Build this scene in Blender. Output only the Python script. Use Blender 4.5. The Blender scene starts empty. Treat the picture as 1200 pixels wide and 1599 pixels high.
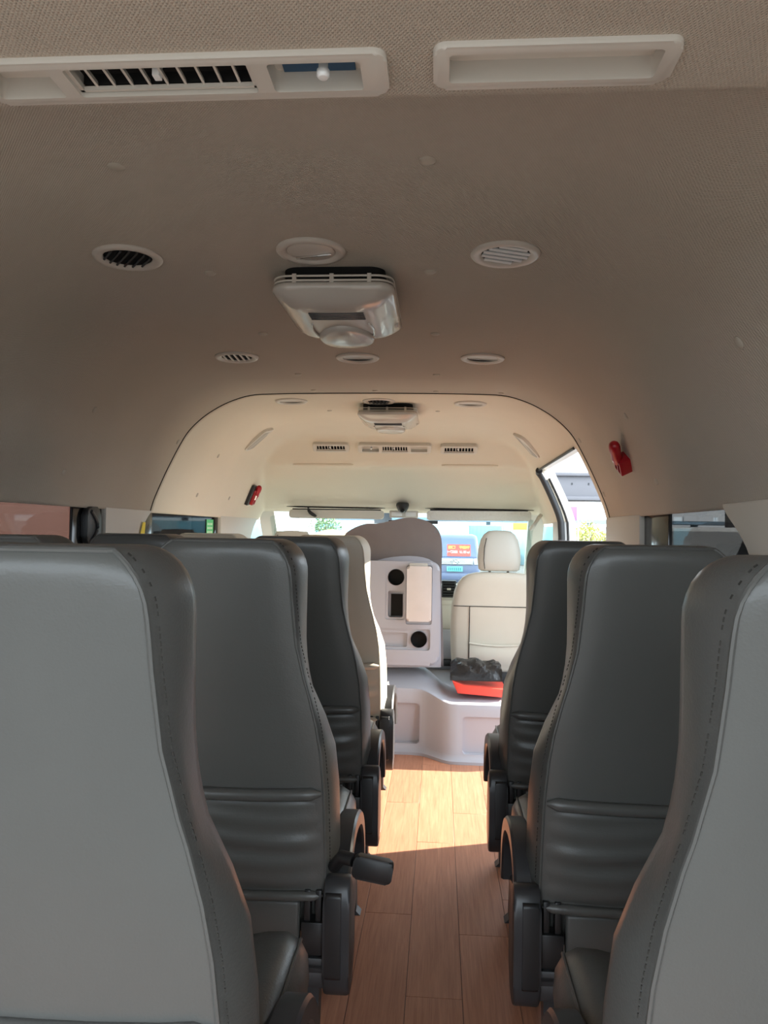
import bpy, bmesh, math, random
from mathutils import Vector, Matrix
random.seed(7)
SC = bpy.context.scene
COL = SC.collection
PI = math.pi

# ---------------------------------------------------------------- camera
F_PX, IW, IH = 1190.0, 1200.0, 1599.0
CAM = Vector((0.245, 0.0, 1.12))
_d = Vector(((686.0 - IW/2)/F_PX, -(831.0 - IH/2)/F_PX, -1.0)).normalized()   # van's forward axis seen by the camera
_r = math.radians(0.8)
_u = Vector((math.sin(_r), math.cos(_r), 0.0)); _u = (_u - _d*_u.dot(_d)).normalized()
_x = _d.cross(_u)
ROT = Matrix((_x, _d, _u))                                                     # camera -> world
cd = bpy.data.cameras.new('camera'); cam = bpy.data.objects.new('camera', cd); COL.objects.link(cam)
cd.sensor_fit = 'HORIZONTAL'; cd.sensor_width = 36.0; cd.lens = 36.0*F_PX/IW; cd.clip_start = 0.02; cd.clip_end = 600
cam.matrix_world = Matrix.Translation(CAM) @ ROT.to_4x4()
SC.camera = cam

# ---------------------------------------------------------------- light
SC.view_settings.view_transform = 'Standard'; SC.view_settings.look = 'None'
SC.view_settings.gamma = 1.0; SC.view_settings.use_curve_mapping = False
SC.view_settings.exposure = 1.05
W = bpy.data.worlds.new('sky'); SC.world = W; W.use_nodes = True
bg = W.node_tree.nodes['Background']; bg.inputs[0].default_value = (0.80, 0.91, 1.0, 1); bg.inputs[1].default_value = 2.75
sd = bpy.data.lights.new('sun', 'SUN'); sun = bpy.data.objects.new('sun', sd); COL.objects.link(sun)
SUN_DIR = Vector((-0.70, -0.24, -0.385)).normalized()
sun.rotation_euler = SUN_DIR.to_track_quat('-Z', 'Y').to_euler(); sun.location = (6, 4, 6)
sd.energy = 11.5; sd.angle = math.radians(0.6); sd.color = (1.0, 0.93, 0.80)

# ---------------------------------------------------------------- pixel helpers (a pixel gives a direction only)
def ray(px, py): return ROT @ Vector(((px - IW/2)/F_PX, -(py - IH/2)/F_PX, -1.0))
def at_y(px, py, Y): r = ray(px, py); return CAM + r*((Y - CAM.y)/r.y)
def at_z(px, py, Z): r = ray(px, py); return CAM + r*((Z - CAM.z)/r.z)

# ---------------------------------------------------------------- materials
MATS = {}
def mat(name, col, rough=0.5, spec=0.5, metal=0.0, var=0.0, var_scale=8.0, bump=None, sheen=0.0, coat=0.0, emit=None):
    """bump: list of (kind, scale, strength, distance)"""
    if name in MATS: return MATS[name]
    m = bpy.data.materials.new(name); m.use_nodes = True; MATS[name] = m
    nt = m.node_tree; N = nt.nodes; L = nt.links; b = N['Principled BSDF']
    b.inputs['Base Color'].default_value = (*col, 1); b.inputs['Roughness'].default_value = rough
    b.inputs['Specular IOR Level'].default_value = spec; b.inputs['Metallic'].default_value = metal
    b.inputs['Sheen Weight'].default_value = sheen; b.inputs['Coat Weight'].default_value = coat
    tc = N.new('ShaderNodeTexCoord')
    if emit:
        b.inputs['Emission Color'].default_value = (*col, 1); b.inputs['Emission Strength'].default_value = emit
    if var:
        n = N.new('ShaderNodeTexNoise'); n.inputs['Scale'].default_value = var_scale; n.inputs['Detail'].default_value = 5
        L.new(tc.outputs['Object'], n.inputs['Vector'])
        r = N.new('ShaderNodeMapRange'); r.inputs[1].default_value = 0.25; r.inputs[2].default_value = 0.75
        r.inputs[3].default_value = 1 - var; r.inputs[4].default_value = 1 + var
        L.new(n.outputs['Fac'], r.inputs[0])
        mx = N.new('ShaderNodeVectorMath'); mx.operation = 'SCALE'; mx.inputs[0].default_value = col
        L.new(r.outputs[0], mx.inputs['Scale']); L.new(mx.outputs[0], b.inputs['Base Color'])
    last = None
    for kind, sc, st, dist in (bump or []):
        if kind == 'noise':
            t = N.new('ShaderNodeTexNoise'); t.inputs['Scale'].default_value = sc; t.inputs['Detail'].default_value = 3; out = t.outputs['Fac']
            L.new(tc.outputs['Object'], t.inputs['Vector'])
        elif kind == 'voronoi':
            t = N.new('ShaderNodeTexVoronoi'); t.inputs['Scale'].default_value = sc; out = t.outputs['Distance']
            L.new(tc.outputs['Object'], t.inputs['Vector'])
        elif kind == 'weave':       # staggered woven dimples
            w = []
            for rz in (0.6, -0.6):
                mp = N.new('ShaderNodeMapping'); mp.inputs['Rotation'].default_value = (0.5, 0.35, rz)
                L.new(tc.outputs['Object'], mp.inputs['Vector'])
                t = N.new('ShaderNodeTexWave'); t.inputs['Scale'].default_value = sc; t.inputs['Distortion'].default_value = 0.6
                t.inputs['Detail'].default_value = 1; t.inputs['Detail Scale'].default_value = 1.5
                L.new(mp.outputs[0], t.inputs['Vector']); w.append(t)
            a = N.new('ShaderNodeMath'); a.operation = 'MULTIPLY'
            L.new(w[0].outputs['Fac'], a.inputs[0]); L.new(w[1].outputs['Fac'], a.inputs[1]); out = a.outputs[0]
        bp = N.new('ShaderNodeBump'); bp.inputs['Strength'].default_value = st; bp.inputs['Distance'].default_value = dist
        L.new(out, bp.inputs['Height'])
        if last: L.new(last.outputs[0], bp.inputs['Normal'])
        last = bp
    if last: L.new(last.outputs[0], b.inputs['Normal'])
    return m

def glass(name, tint, gloss=0.06):
    m = bpy.data.materials.new(name); m.use_nodes = True; nt = m.node_tree; N = nt.nodes; L = nt.links
    N.remove(N['Principled BSDF']); out = N['Material Output']
    t = N.new('ShaderNodeBsdfTransparent'); t.inputs[0].default_value = (*tint, 1)
    g = N.new('ShaderNodeBsdfGlossy'); g.inputs['Roughness'].default_value = 0.02
    lw = N.new('ShaderNodeLayerWeight'); pw = N.new('ShaderNodeMath'); pw.operation = 'POWER'; pw.inputs[1].default_value = 4.0
    L.new(lw.outputs['Facing'], pw.inputs[0])
    fr = N.new('ShaderNodeMath'); fr.operation = 'MULTIPLY_ADD'; fr.inputs[1].default_value = 0.16; fr.inputs[2].default_value = 0.02
    L.new(pw.outputs[0], fr.inputs[0])
    mx = N.new('ShaderNodeMixShader'); L.new(fr.outputs[0], mx.inputs[0]); L.new(t.outputs[0], mx.inputs[1]); L.new(g.outputs[0], mx.inputs[2])
    L.new(mx.outputs[0], out.inputs[0]); return m

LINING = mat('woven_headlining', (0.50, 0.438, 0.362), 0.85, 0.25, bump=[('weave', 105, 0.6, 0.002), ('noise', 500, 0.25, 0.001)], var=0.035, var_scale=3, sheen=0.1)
LINING_F = mat('woven_headlining_lit', (0.73, 0.655, 0.54), 0.85, 0.25, bump=[('weave', 95, 0.5, 0.002), ('noise', 500, 0.25, 0.001)], var=0.03, var_scale=3, sheen=0.1)  # floor bounce glow on the front lining put into this lighter colour
TRIM = mat('light_grey_trim_plastic', (0.60, 0.56, 0.50), 0.5, 0.4, bump=[('noise', 900, 0.1, 0.0004)])
TRIM_L = mat('pale_moulded_plastic', (0.60, 0.56, 0.50), 0.42, 0.45)
RING = mat('satin_plastic_ring', (0.58, 0.53, 0.47), 0.33, 0.5)
LID = mat('glossy_pale_plastic', (0.55, 0.51, 0.46), 0.2, 0.6, coat=0.3)
GREY = mat('grey_moulded_plastic', (0.38, 0.38, 0.42), 0.42, 0.45, bump=[('noise', 700, 0.15, 0.0005)])
LEATHER = mat('grey_leather', (0.088, 0.088, 0.083), 0.33, 0.42, var=0.05, var_scale=5, bump=[('noise', 420, 0.22, 0.0008), ('voronoi', 240, 0.18, 0.0006), ('noise', 22, 0.18, 0.004)])
LEATHER_C = mat('cream_leather', (0.56, 0.52, 0.44), 0.5, 0.4, var=0.03, bump=[('noise', 400, 0.2, 0.0008)])  # cab seat leather; also carries the sunlit look of the fourth row
TAUPE = mat('dark_taupe_leather', (0.16, 0.135, 0.13), 0.42, 0.45, var=0.08, bump=[('noise', 300, 0.2, 0.0008), ('noise', 9, 0.3, 0.01)])
STITCH = mat('seam_thread', (0.035, 0.033, 0.03), 0.95, 0.05)
BLACK = mat('black_plastic', (0.013, 0.013, 0.014), 0.42, 0.5, bump=[('noise', 800, 0.15, 0.0004)])
SHIELD = mat('charcoal_plastic', (0.030, 0.031, 0.034), 0.38, 0.5, bump=[('noise', 800, 0.12, 0.0004)])
STEEL = mat('dark_painted_steel', (0.025, 0.027, 0.03), 0.45, 0.5)
DARK = mat('recess_shade', (0.012, 0.012, 0.012), 0.8, 0.2)  # near-black colour stands in for the shade inside recesses
RED = mat('red_plastic', (0.42, 0.012, 0.02), 0.3, 0.5)
RED_B = mat('bright_red_board', (0.80, 0.07, 0.045), 0.45, 0.4)
BAG = mat('black_bag_film', (0.013, 0.013, 0.014), 0.3, 0.6, bump=[('noise', 55, 0.5, 0.006)])
WHITE = mat('white_paint', (0.80, 0.80, 0.79), 0.3, 0.5)
RUBBER = mat('black_rubber', (0.018, 0.018, 0.02), 0.45, 0.5)
BLUE = mat('blue_label', (0.02, 0.07, 0.14), 0.4)
SHINE = mat('chrome', (0.75, 0.75, 0.74), 0.15, 0.5, metal=1.0)
FILM = mat('clear_wrap_film', (0.72, 0.70, 0.66), 0.18, 0.7, bump=[('noise', 45, 0.9, 0.01), ('voronoi', 30, 0.4, 0.006)])
G_SIDE = glass('privacy_glass', (0.22, 0.215, 0.21))
G_FRONT = glass('windscreen_glass', (0.80, 0.86, 0.86))
G_BLACK = mat('black_frit_glass', (0.01, 0.01, 0.011), 0.12, 0.5)

def wood():
    m = bpy.data.materials.new('wood_print_vinyl'); m.use_nodes = True; nt = m.node_tree; N = nt.nodes; L = nt.links; b = N['Principled BSDF']
    tc = N.new('ShaderNodeTexCoord'); oi = N.new('ShaderNodeObjectInfo')
    off = N.new('ShaderNodeVectorMath'); off.operation = 'SCALE'; off.inputs['Scale'].default_value = 1.0
    cmb = N.new('ShaderNodeCombineXYZ'); mu = N.new('ShaderNodeMath'); mu.operation = 'MULTIPLY'; mu.inputs[1].default_value = 37.0
    L.new(oi.outputs['Random'], mu.inputs[0]); L.new(mu.outputs[0], cmb.inputs[0]); L.new(mu.outputs[0], cmb.inputs[1])
    ad = N.new('ShaderNodeVectorMath'); ad.operation = 'ADD'; L.new(tc.outputs['Object'], ad.inputs[0]); L.new(cmb.outputs[0], ad.inputs[1])
    mp = N.new('ShaderNodeMapping'); mp.inputs['Scale'].default_value = (55, 2.2, 1); L.new(ad.outputs[0], mp.inputs['Vector'])
    n1 = N.new('ShaderNodeTexNoise'); n1.inputs['Scale'].default_value = 2.2; n1.inputs['Detail'].default_value = 7; n1.inputs['Roughness'].default_value = 0.65; n1.inputs['Distortion'].default_value = 0.5
    L.new(mp.outputs[0], n1.inputs['Vector'])
    cr = N.new('ShaderNodeValToRGB'); e = cr.color_ramp.elements
    e[0].position = 0.30; e[0].color = (0.38, 0.155, 0.088, 1); e[1].position = 0.72; e[1].color = (0.56, 0.26, 0.155, 1)
    L.new(n1.outputs['Fac'], cr.inputs[0])
    hv = N.new('ShaderNodeMapRange'); hv.inputs[3].default_value = 0.88; hv.inputs[4].default_value = 1.1; L.new(oi.outputs['Random'], hv.inputs[0])
    sc = N.new('ShaderNodeVectorMath'); sc.operation = 'SCALE'; L.new(cr.outputs[0], sc.inputs[0]); L.new(hv.outputs[0], sc.inputs['Scale'])
    L.new(sc.outputs[0], b.inputs['Base Color']); b.inputs['Roughness'].default_value = 0.45; b.inputs['Specular IOR Level'].default_value = 0.35
    bp = N.new('ShaderNodeBump'); bp.inputs['Strength'].default_value = 0.25; bp.inputs['Distance'].default_value = 0.002
    L.new(n1.outputs['Fac'], bp.inputs['Height']); L.new(bp.outputs[0], b.inputs['Normal'])
    return m
WOOD = wood()

# ---------------------------------------------------------------- mesh helpers
class MB:
    def __init__(s): s.bm = bmesh.new()
    def box(s, x0, x1, y0, y1, z0, z1, bev=0.0, seg=2, M=None):
        r = bmesh.ops.create_cube(s.bm, size=1.0); vs = r['verts']
        for v in vs:
            v.co = Vector((x0 + (v.co.x + .5)*(x1 - x0), y0 + (v.co.y + .5)*(y1 - y0), z0 + (v.co.z + .5)*(z1 - z0)))
        es = list({e for v in vs for e in v.link_edges})
        if bev:
            o = bmesh.ops.bevel(s.bm, geom=es, offset=bev, segments=seg, profile=0.5, affect='EDGES', clamp_overlap=True)
            vs = list({v for f in o['faces'] for v in f.verts} | {v for v in vs if v.is_valid})
        if M is not None:
            for v in vs: v.co = M @ v.co
        return s
    def loft(s, rings, cap=True, closed=True):
        R = [[s.bm.verts.new(p) for p in r] for r in rings]
        n = len(R[0])
        for a, b in zip(R[:-1], R[1:]):
            for i in range(n if closed else n - 1):
                j = (i + 1) % n
                try: s.bm.faces.new((a[i], a[j], b[j], b[i]))
                except ValueError: pass
        if cap and closed:
            try: s.bm.faces.new(list(reversed(R[0]))); s.bm.faces.new(R[-1])
            except ValueError: pass
        return s
    def tube(s, path, r, n=8, cap=True, closed=False):
        P = [Vector(p) for p in path]; rings = []
        up = Vector((0.13, 0.21, 0.97))
        m = len(P)
        for i, p in enumerate(P):
            t = (P[(i+1) % m] - P[i-1]) if closed else (P[min(i+1, m-1)] - P[max(i-1, 0)])
            t.normalize(); a = t.cross(up)
            if a.length < 1e-4: a = t.cross(Vector((1, 0, 0)))
            a.normalize(); b = t.cross(a)
            rr = r[i] if isinstance(r, (list, tuple)) else r
            rings.append([p + (a*math.cos(k*2*PI/n) + b*math.sin(k*2*PI/n))*rr for k in range(n)])
        if closed: rings.append(rings[0])
        return s.loft(rings, cap and not closed)
    def lathe(s, prof, n=32, M=None, cap=True):      # prof: (radius, height)
        rings = [[Vector((r*math.cos(k*2*PI/n), r*math.sin(k*2*PI/n), z)) for k in range(n)] for r, z in prof]
        if M is not None: rings = [[M @ p for p in q] for q in rings]
        return s.loft(rings, cap)
    def prism(s, poly, d0, d1, axis='x', bev=0.0, seg=2, M=None):
        """poly: 2D outline; axis x: (y,z), y: (x,z), z: (x,y)"""
        def P(p, d): return Vector((d, p[0], p[1])) if axis == 'x' else (Vector((p[0], d, p[1])) if axis == 'y' else Vector((p[0], p[1], d)))
        a = [s.bm.verts.new(P(p, d0)) for p in poly]; b = [s.bm.verts.new(P(p, d1)) for p in poly]
        n = len(poly); fs = [s.bm.faces.new(a), s.bm.faces.new(list(reversed(b)))]
        for i in range(n): s.bm.faces.new((a[i], b[i], b[(i+1) % n], a[(i+1) % n]))
        vs = a + b
        if bev:
            es = list({e for f in fs for e in f.edges})
            o = bmesh.ops.bevel(s.bm, geom=es, offset=bev, segments=seg, profile=0.5, affect='EDGES', clamp_overlap=True)
            vs = list({v for f in o['faces'] for v in f.verts} | {v for v in vs if v.is_valid})
        if M is not None:
            for v in vs: v.co = M @ v.co
        return s
    def grid(s, rows, keep=None):
        V = [[s.bm.verts.new(p) for p in r] for r in rows]
        for i in range(len(V) - 1):
            for j in range(len(V[0]) - 1):
                q = (V[i][j], V[i][j+1], V[i+1][j+1], V[i+1][j])
                if keep is None or keep(sum((v.co for v in q), Vector())/4): s.bm.faces.new(q)
        for v in [v for v in s.bm.verts if not v.link_faces]: s.bm.verts.remove(v)
        return s
    def mesh(s, name, m, sharp=40, recalc=True):
        if recalc: bmesh.ops.recalc_face_normals(s.bm, faces=s.bm.faces)
        me = bpy.data.meshes.new(name); s.bm.to_mesh(me); s.bm.free(); me.materials.append(m)
        me.polygons.foreach_set('use_smooth', [True]*len(me.polygons))
        me.set_sharp_from_angle(angle=math.radians(sharp)); return me
    def build(s, name, m, parent=None, loc=None, sharp=40, recalc=True):
        return put(name, s.mesh(name, m, sharp, recalc), parent, loc)

def put(name, me, parent=None, loc=None):
    o = bpy.data.objects.new(name, me); COL.objects.link(o)
    if parent is not None: o.parent = parent
    if loc is not None: o.location = loc
    return o
def thing(name, label, cat, loc=(0, 0, 0), group=None, M=None):
    o = bpy.data.objects.new(name, None); COL.objects.link(o); o.empty_display_size = 0.05
    if M is not None: o.matrix_world = M
    else: o.location = loc
    return tag(o, label, cat, group)
def tag(o, label, cat, group=None):
    o['label'] = label; o['category'] = cat
    if group: o['group'] = group
    return o
def struct(o, label=None):
    o['kind'] = 'structure'
    if label: o['label'] = label
    return o
def cut(o, cutters):
    for c in cutters:
        md = o.modifiers.new('b', 'BOOLEAN'); md.operation = 'DIFFERENCE'; md.object = c; md.solver = 'EXACT'
    bpy.context.view_layer.update()
    dg = bpy.context.evaluated_depsgraph_get()
    me = bpy.data.meshes.new_from_object(o.evaluated_get(dg)); m = o.data.materials[0]
    o.modifiers.clear(); o.data = me
    if not me.materials: me.materials.append(m)
    me.set_sharp_from_angle(angle=math.radians(35))
    for c in cutters: bpy.data.objects.remove(c)
    return o
def catmull(P, n=5):
    out = []
    for i in range(len(P) - 1):
        p0 = P[max(i-1, 0)]; p1 = P[i]; p2 = P[i+1]; p3 = P[min(i+2, len(P)-1)]
        for k in range(n):
            t = k/n
            out.append(tuple(0.5*((2*b) + (c-a)*t + (2*a-5*b+4*c-d)*t*t + (-a+3*b-3*c+d)*t**3) for a, b, c, d in zip(p0, p1, p2, p3)))
    out.append(tuple(P[-1])); return out
def interp(T, z):
    if z <= T[0][0]: return T[0][1:]
    for a, b in zip(T[:-1], T[1:]):
        if z <= b[0]:
            t = (z - a[0])/(b[0] - a[0]); t = t*t*(3 - 2*t)*0.5 + t*0.5
            return tuple(p + (q - p)*t for p, q in zip(a[1:], b[1:]))
    return T[-1][1:]
def rrect(x0, x1, y0, y1, r, n=6):
    pts = []
    for cx, cy, a0 in ((x1-r, y1-r, 0), (x0+r, y1-r, PI/2), (x0+r, y0+r, PI), (x1-r, y0+r, 3*PI/2)):
        for k in range(n + 1):
            a = a0 + k*PI/2/n; pts.append((cx + r*math.cos(a), cy + r*math.sin(a)))
    return pts

# ================================================================= SHELL
HALF = [(0.0, 1.650), (0.22, 1.649), (0.40, 1.646), (0.49, 1.640), (0.56, 1.620), (0.62, 1.592), (0.68, 1.552), (0.735, 1.498), (0.775, 1.432), (0.815, 1.352), (0.845, 1.285), (0.868, 1.228), (0.882, 1.180)]
HP = catmull(HALF, 4)                                       # half arch, centre to window top
# put a vertex exactly on the door head height
DOOR_Z, DOOR_Y0, DOOR_Y1 = 1.452, 2.96, 4.05
for i in range(len(HP) - 1):
    if HP[i][1] > DOOR_Z > HP[i+1][1]:
        t = (HP[i][1] - DOOR_Z)/(HP[i][1] - HP[i+1][1]); HP.insert(i+1, (HP[i][0] + t*(HP[i+1][0] - HP[i][0]), DOOR_Z)); break
ARCH = [(-x, z) for x, z in reversed(HP[1:])] + HP
def arch_x(z):
    for a, b in zip(HP[:-1], HP[1:]):
        if a[1] >= z >= b[1]: return a[0] + (b[0]-a[0])*(a[1]-z)/max(a[1]-b[1], 1e-6)
    return 0.884
def arch_z(x):
    x = abs(x)
    for a, b in zip(HP[:-1], HP[1:]):
        if a[0] <= x <= b[0]: return a[1] + (b[1]-a[1])*(x-a[0])/max(b[0]-a[0], 1e-6)
    return 1.18
FRONT = [(2.9, 1.9), (3.70, 1.70), (3.85, 1.660), (3.95, 1.640), (4.02, 1.618), (4.07, 1.592), (4.12, 1.553), (4.17, 1.508), (4.215, 1.482), (4.27, 1.466), (4.36, 1.425), (4.48, 1.368), (4.60, 1.306), (4.73, 1.236)]
FC = catmull(FRONT, 3)
def front_z(y):
    for a, b in zip(FC[:-1], FC[1:]):
        if a[0] <= y <= b[0]: return a[1] + (b[1]-a[1])*(y-a[0])/max(b[0]-a[0], 1e-6)
    return FC[-1][1]
def smin(a, b, k=0.03):
    h = max(k - abs(a - b), 0)/k
    return min(a, b) - h*h*k*0.25
def lining_z(x, y): return smin(arch_z(x), front_z(y)) - 0.002 if y > 2.9 else arch_z(x)
def hit(px, py):                                            # where a pixel's ray meets the roof lining
    r = ray(px, py); t = 0.3
    while t < 7:
        p = CAM + r*t
        if p.z > lining_z(p.x, p.y) or abs(p.x) > 0.884:
            lo, hi = t - 0.004, t
            for _ in range(14):
                md = (lo + hi)/2; p = CAM + r*md
                if p.z > lining_z(p.x, p.y) or abs(p.x) > 0.884: hi = md
                else: lo = md
            return CAM + r*lo
        t += 0.004
    return CAM + r*t
def normal_at(p):                                           # pointing into the cabin
    e = 0.01
    dx = (lining_z(p.x+e, p.y) - lining_z(p.x-e, p.y))/(2*e); dy = (lining_z(p.x, p.y+e) - lining_z(p.x, p.y-e))/(2*e)
    return Vector((dx, dy, -1)).normalized()
def frame_on(p, up=Vector((0, 1, 0)), lift=0.0):            # local z = into the cabin, local y = up
    n = normal_at(p); y = (up - n*up.dot(n)).normalized(); x = y.cross(n)
    return Matrix.Translation(p + n*lift) @ Matrix((x, y, n)).transposed().to_4x4()

def solid(o, th):
    md = o.modifiers.new('thick', 'SOLIDIFY'); md.thickness = th; md.offset = -1
    return o
# ceiling: rear lining (structure) with its front section as a part
rows = [[Vector((x, y, z)) for x, z in ARCH] for y in [0.02, 0.3, 0.6, 0.8, 1.1, 1.5, 1.9, 2.3, 2.6, 2.895]]
m = MB().grid(rows)
for f in m.bm.faces:
    f.normal_update()
    if f.normal.z > 0: f.normal_flip()
ceiling = solid(struct(m.build('ceiling', LINING, sharp=60, recalc=False), 'darker toned woven headlining arched over the passenger rows'), 0.03)
ys = sorted(set([2.903, 2.93, DOOR_Y0, 3.1, 3.3, 3.5, 3.65, 3.75, 3.8, DOOR_Y1, 4.045, 4.055] + [round(a[0], 4) for a in FC if a[0] > 3.7]))
ys = [y for i, y in enumerate(ys) if i == 0 or y - ys[i-1] > 0.004]
if DOOR_Y1 not in ys: ys = sorted(ys + [DOOR_Y1])
rows = [[Vector((x, y, smin(z, front_z(y)) - 0.002)) for x, z in ARCH] for y in ys]
m = MB().grid(rows, keep=lambda c: not (c.x > 0.70 and c.z < DOOR_Z - 0.003 and DOOR_Y0 - 0.01 < c.y < DOOR_Y1))
for f in m.bm.faces:
    f.normal_update()
    if f.normal.z > 0: f.normal_flip()
solid(m.build('front_lining', LINING_F, ceiling, sharp=60, recalc=False), 0.03)['label'] = 'woven headlining above the cab with its lit glow painted in'
# seam between the two linings: thin dark gasket line
MB().tube([Vector((x, 2.899, z - 0.0005)) for x, z in ARCH], 0.0022, 6).build('seam_strip', STITCH, ceiling)

# rear air duct beam
BY = 0.742; BZ = 1.54
prof = [(0.30, BZ)] + [(BY - 0.022 + 0.022*math.sin(a), BZ + 0.022 - 0.022*math.cos(a)) for a in [k*PI/2/6 for k in range(7)]] + [(BY + 0.03, 1.68), (0.30, 1.68)]
duct = MB().prism(prof, -0.74, 0.74, 'x').build('ceiling_duct', LINING)
U1 = (-0.195, 0.193, 0.648, 0.713); U2 = (0.234, 0.447, 0.643, 0.706); U0 = (-0.447, -0.234, 0.648, 0.713)
cs = [MB().box(u[0]+.006, u[1]-.006, u[2]+.006, u[3]-.006, BZ-.02, BZ+.05).build('c', DARK) for u in (U1, U2)]
cut(duct, cs)
struct(duct, 'woven fabric covered air duct beam under the roof')

def vent_unit(name, label, w, h, cells, M, depth, proud, group=None, louvers=(), knob=None, vane=0.0022, mirror=1):
    """local x across, local y up the face, local z towards the cabin"""
    t = thing(name, label, 'air vent', M=M, group=group)
    body = MB().prism(rrect(-w/2, w/2, -h/2, h/2, min(0.012, h*0.2)), -depth, proud, 'z', bev=0.0035, seg=2).build('frame', TRIM_L, t)
    body.parent = None
    cs = [MB().prism(rrect(a, b, -h/2 + .011, h/2 - .011, 0.004, 3), -depth + 0.003, proud + .01, 'z').build('c', TRIM_L) for a, b in cells]
    cut(body, cs); body.parent = t
    for a, b in louvers:
        y0, y1 = -h/2 + .013, h/2 - .013
        d0 = -depth + 0.0045
        MB().box(a+.002, b-.002, y0, y1, d0 - .001, d0).build('shade_backing', DARK, t)
        MB().box(a+.003, b-.003, y0+.001, y0+.003, d0, proud - .008).box(a+.003, b-.003, y1-.003, y1-.001, d0, proud - .008).build('shade_liner', DARK, t)  # dark plates paint the shade between the vanes
        fr = MB()
        for q in ((a, a+.004, y0, y1), (b-.004, b, y0, y1), (a, b, y0, y0+.003), (a, b, y1-.003, y1)): fr.box(*q, proud - .009, proud - .004)
        fr.build('louver_frame', TRIM_L, t)
        n = 9; me = None
        for k in range(n):
            x = a + (b - a)*(k + 1)/(n + 1)
            if me is None: me = MB().box(-vane/2, vane/2, y0+.003, y1-.003, d0 + (proud - d0)*.35, proud - .007, M=Matrix.Rotation(0.25*mirror, 4, 'Y')).mesh('vane', TRIM_L)
            put('vane', me, t, (x, 0, 0))
        MB().box((a+b)/2 - .008, (a+b)/2 - .001, -.004, .006, d0, proud - .003, bev=.001).build('louver_tab', WHITE, t)
    if knob:
        a, b, kx = knob
        yl = (-h/2 + .0115, h/2 - .012) if depth > .0175 else (.0, h/2 - .012)
        MB().box(a+.008, b-.008, *yl, -depth+.003, -depth+.005).build('slider_label', BLUE, t)
        mk = MB()
        for k in range(4): mk.box(a+.014 + k*.009, a+.018 + k*.009, (yl[0]+yl[1])/2 - .0012, (yl[0]+yl[1])/2 + .0015, -depth+.005, -depth+.0056)
        mk.build('slider_mark', WHITE, t)
        MB().lathe([(0.004, -depth+.004), (0.0045, proud-.006), (0.006, proud-.004), (0.006, proud+.001), (0.0045, proud+.003), (0.0005, proud+.0035)], 14, Matrix.Translation((kx, .004, 0))).build('slider_knob', WHITE, t)
    return t
def rear_M(u): # face down; local x -> -X? keep x=+X, y=-Y ... local z = -Z
    return Matrix.Translation(((u[0]+u[1])/2, (u[2]+u[3])/2, BZ)) @ Matrix(((1, 0, 0), (0, -1, 0), (0, 0, -1))).to_4x4()
vent_unit('air_vent_panel', 'long pale vent panel with louvers and blue slider label on rear duct beam', U1[1]-U1[0], U1[3]-U1[2],
          [(-.182, -.118), (-.103, .070), (.086, .170)], rear_M(U1), .018, .006, louvers=[(-.103, .070)], knob=(.086, .170, .135))
vent_unit('storage_pocket', 'empty pale recessed pocket beside the louvers on rear duct beam', U2[1]-U2[0], U2[3]-U2[2],
          [(-.092, .092)], rear_M(U2), .018, .006)['category'] = 'pocket'

# front vent panels on the steep fold of the front lining
def front_M(x, px):
    p = hit(px, 697); p.x = x
    return frame_on(p, Vector((0, 0, 1)), 0.012)
p0 = hit(616, 697); n0 = normal_at(Vector((0, p0.y, p0.z)))
def FM(x, dz=0.0):
    p = Vector((x, p0.y, p0.z + dz)); y = Vector((0, 0, 1)); y = (y - n0*y.dot(n0)).normalized()
    return Matrix.Translation(p + n0*0.017) @ Matrix((y.cross(n0), y, n0)).transposed().to_4x4()
vent_unit('air_vent_panel', 'long cream vent panel with slider and louvers at the middle above the windscreen', .392, .062,
          [(-.175, -.085), (-.068, .072), (.088, .175)], FM(0.0), .017, .006, louvers=[(-.068, .072)], knob=(-.175, -.085, -.125), vane=0.004)
vent_unit('air_vent_panel', 'short cream vent panel with dark louvers above the windscreen, driver side', .195, .060,
          [(-.08, .08)], FM(-0.345, .003), .017, .006, louvers=[(-.08, .08)], vane=0.0035, group='short vent panels above the windscreen')
vent_unit('air_vent_panel', 'short cream vent panel with shaded louvers above the windscreen, passenger side', .195, .060,
          [(-.08, .08)], FM(0.345, -.003), .017, .006, louvers=[(-.08, .08)], vane=0.0035, group='short vent panels above the windscreen')

# thin ledge strips on the fold over the windscreen
for xa, xb, side in ((458, 552, 'driver'), (690, 778, 'passenger')):
    P = []
    for k in range(11):
        px = xa + (xb - xa)*k/10; p = hit(px, 725.5 + (px - 600)*0.008); P.append(p + normal_at(p)*0.003)
    tag(MB().tube(P, [0.003] + [0.008]*9 + [0.003], 8).build('ledge_strip', LINING_F), 'thin ledge strip in the painted lit tone on the fold above the windscreen, %s side' % side, 'trim strip', 'ledge strips above the windscreen')

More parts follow.
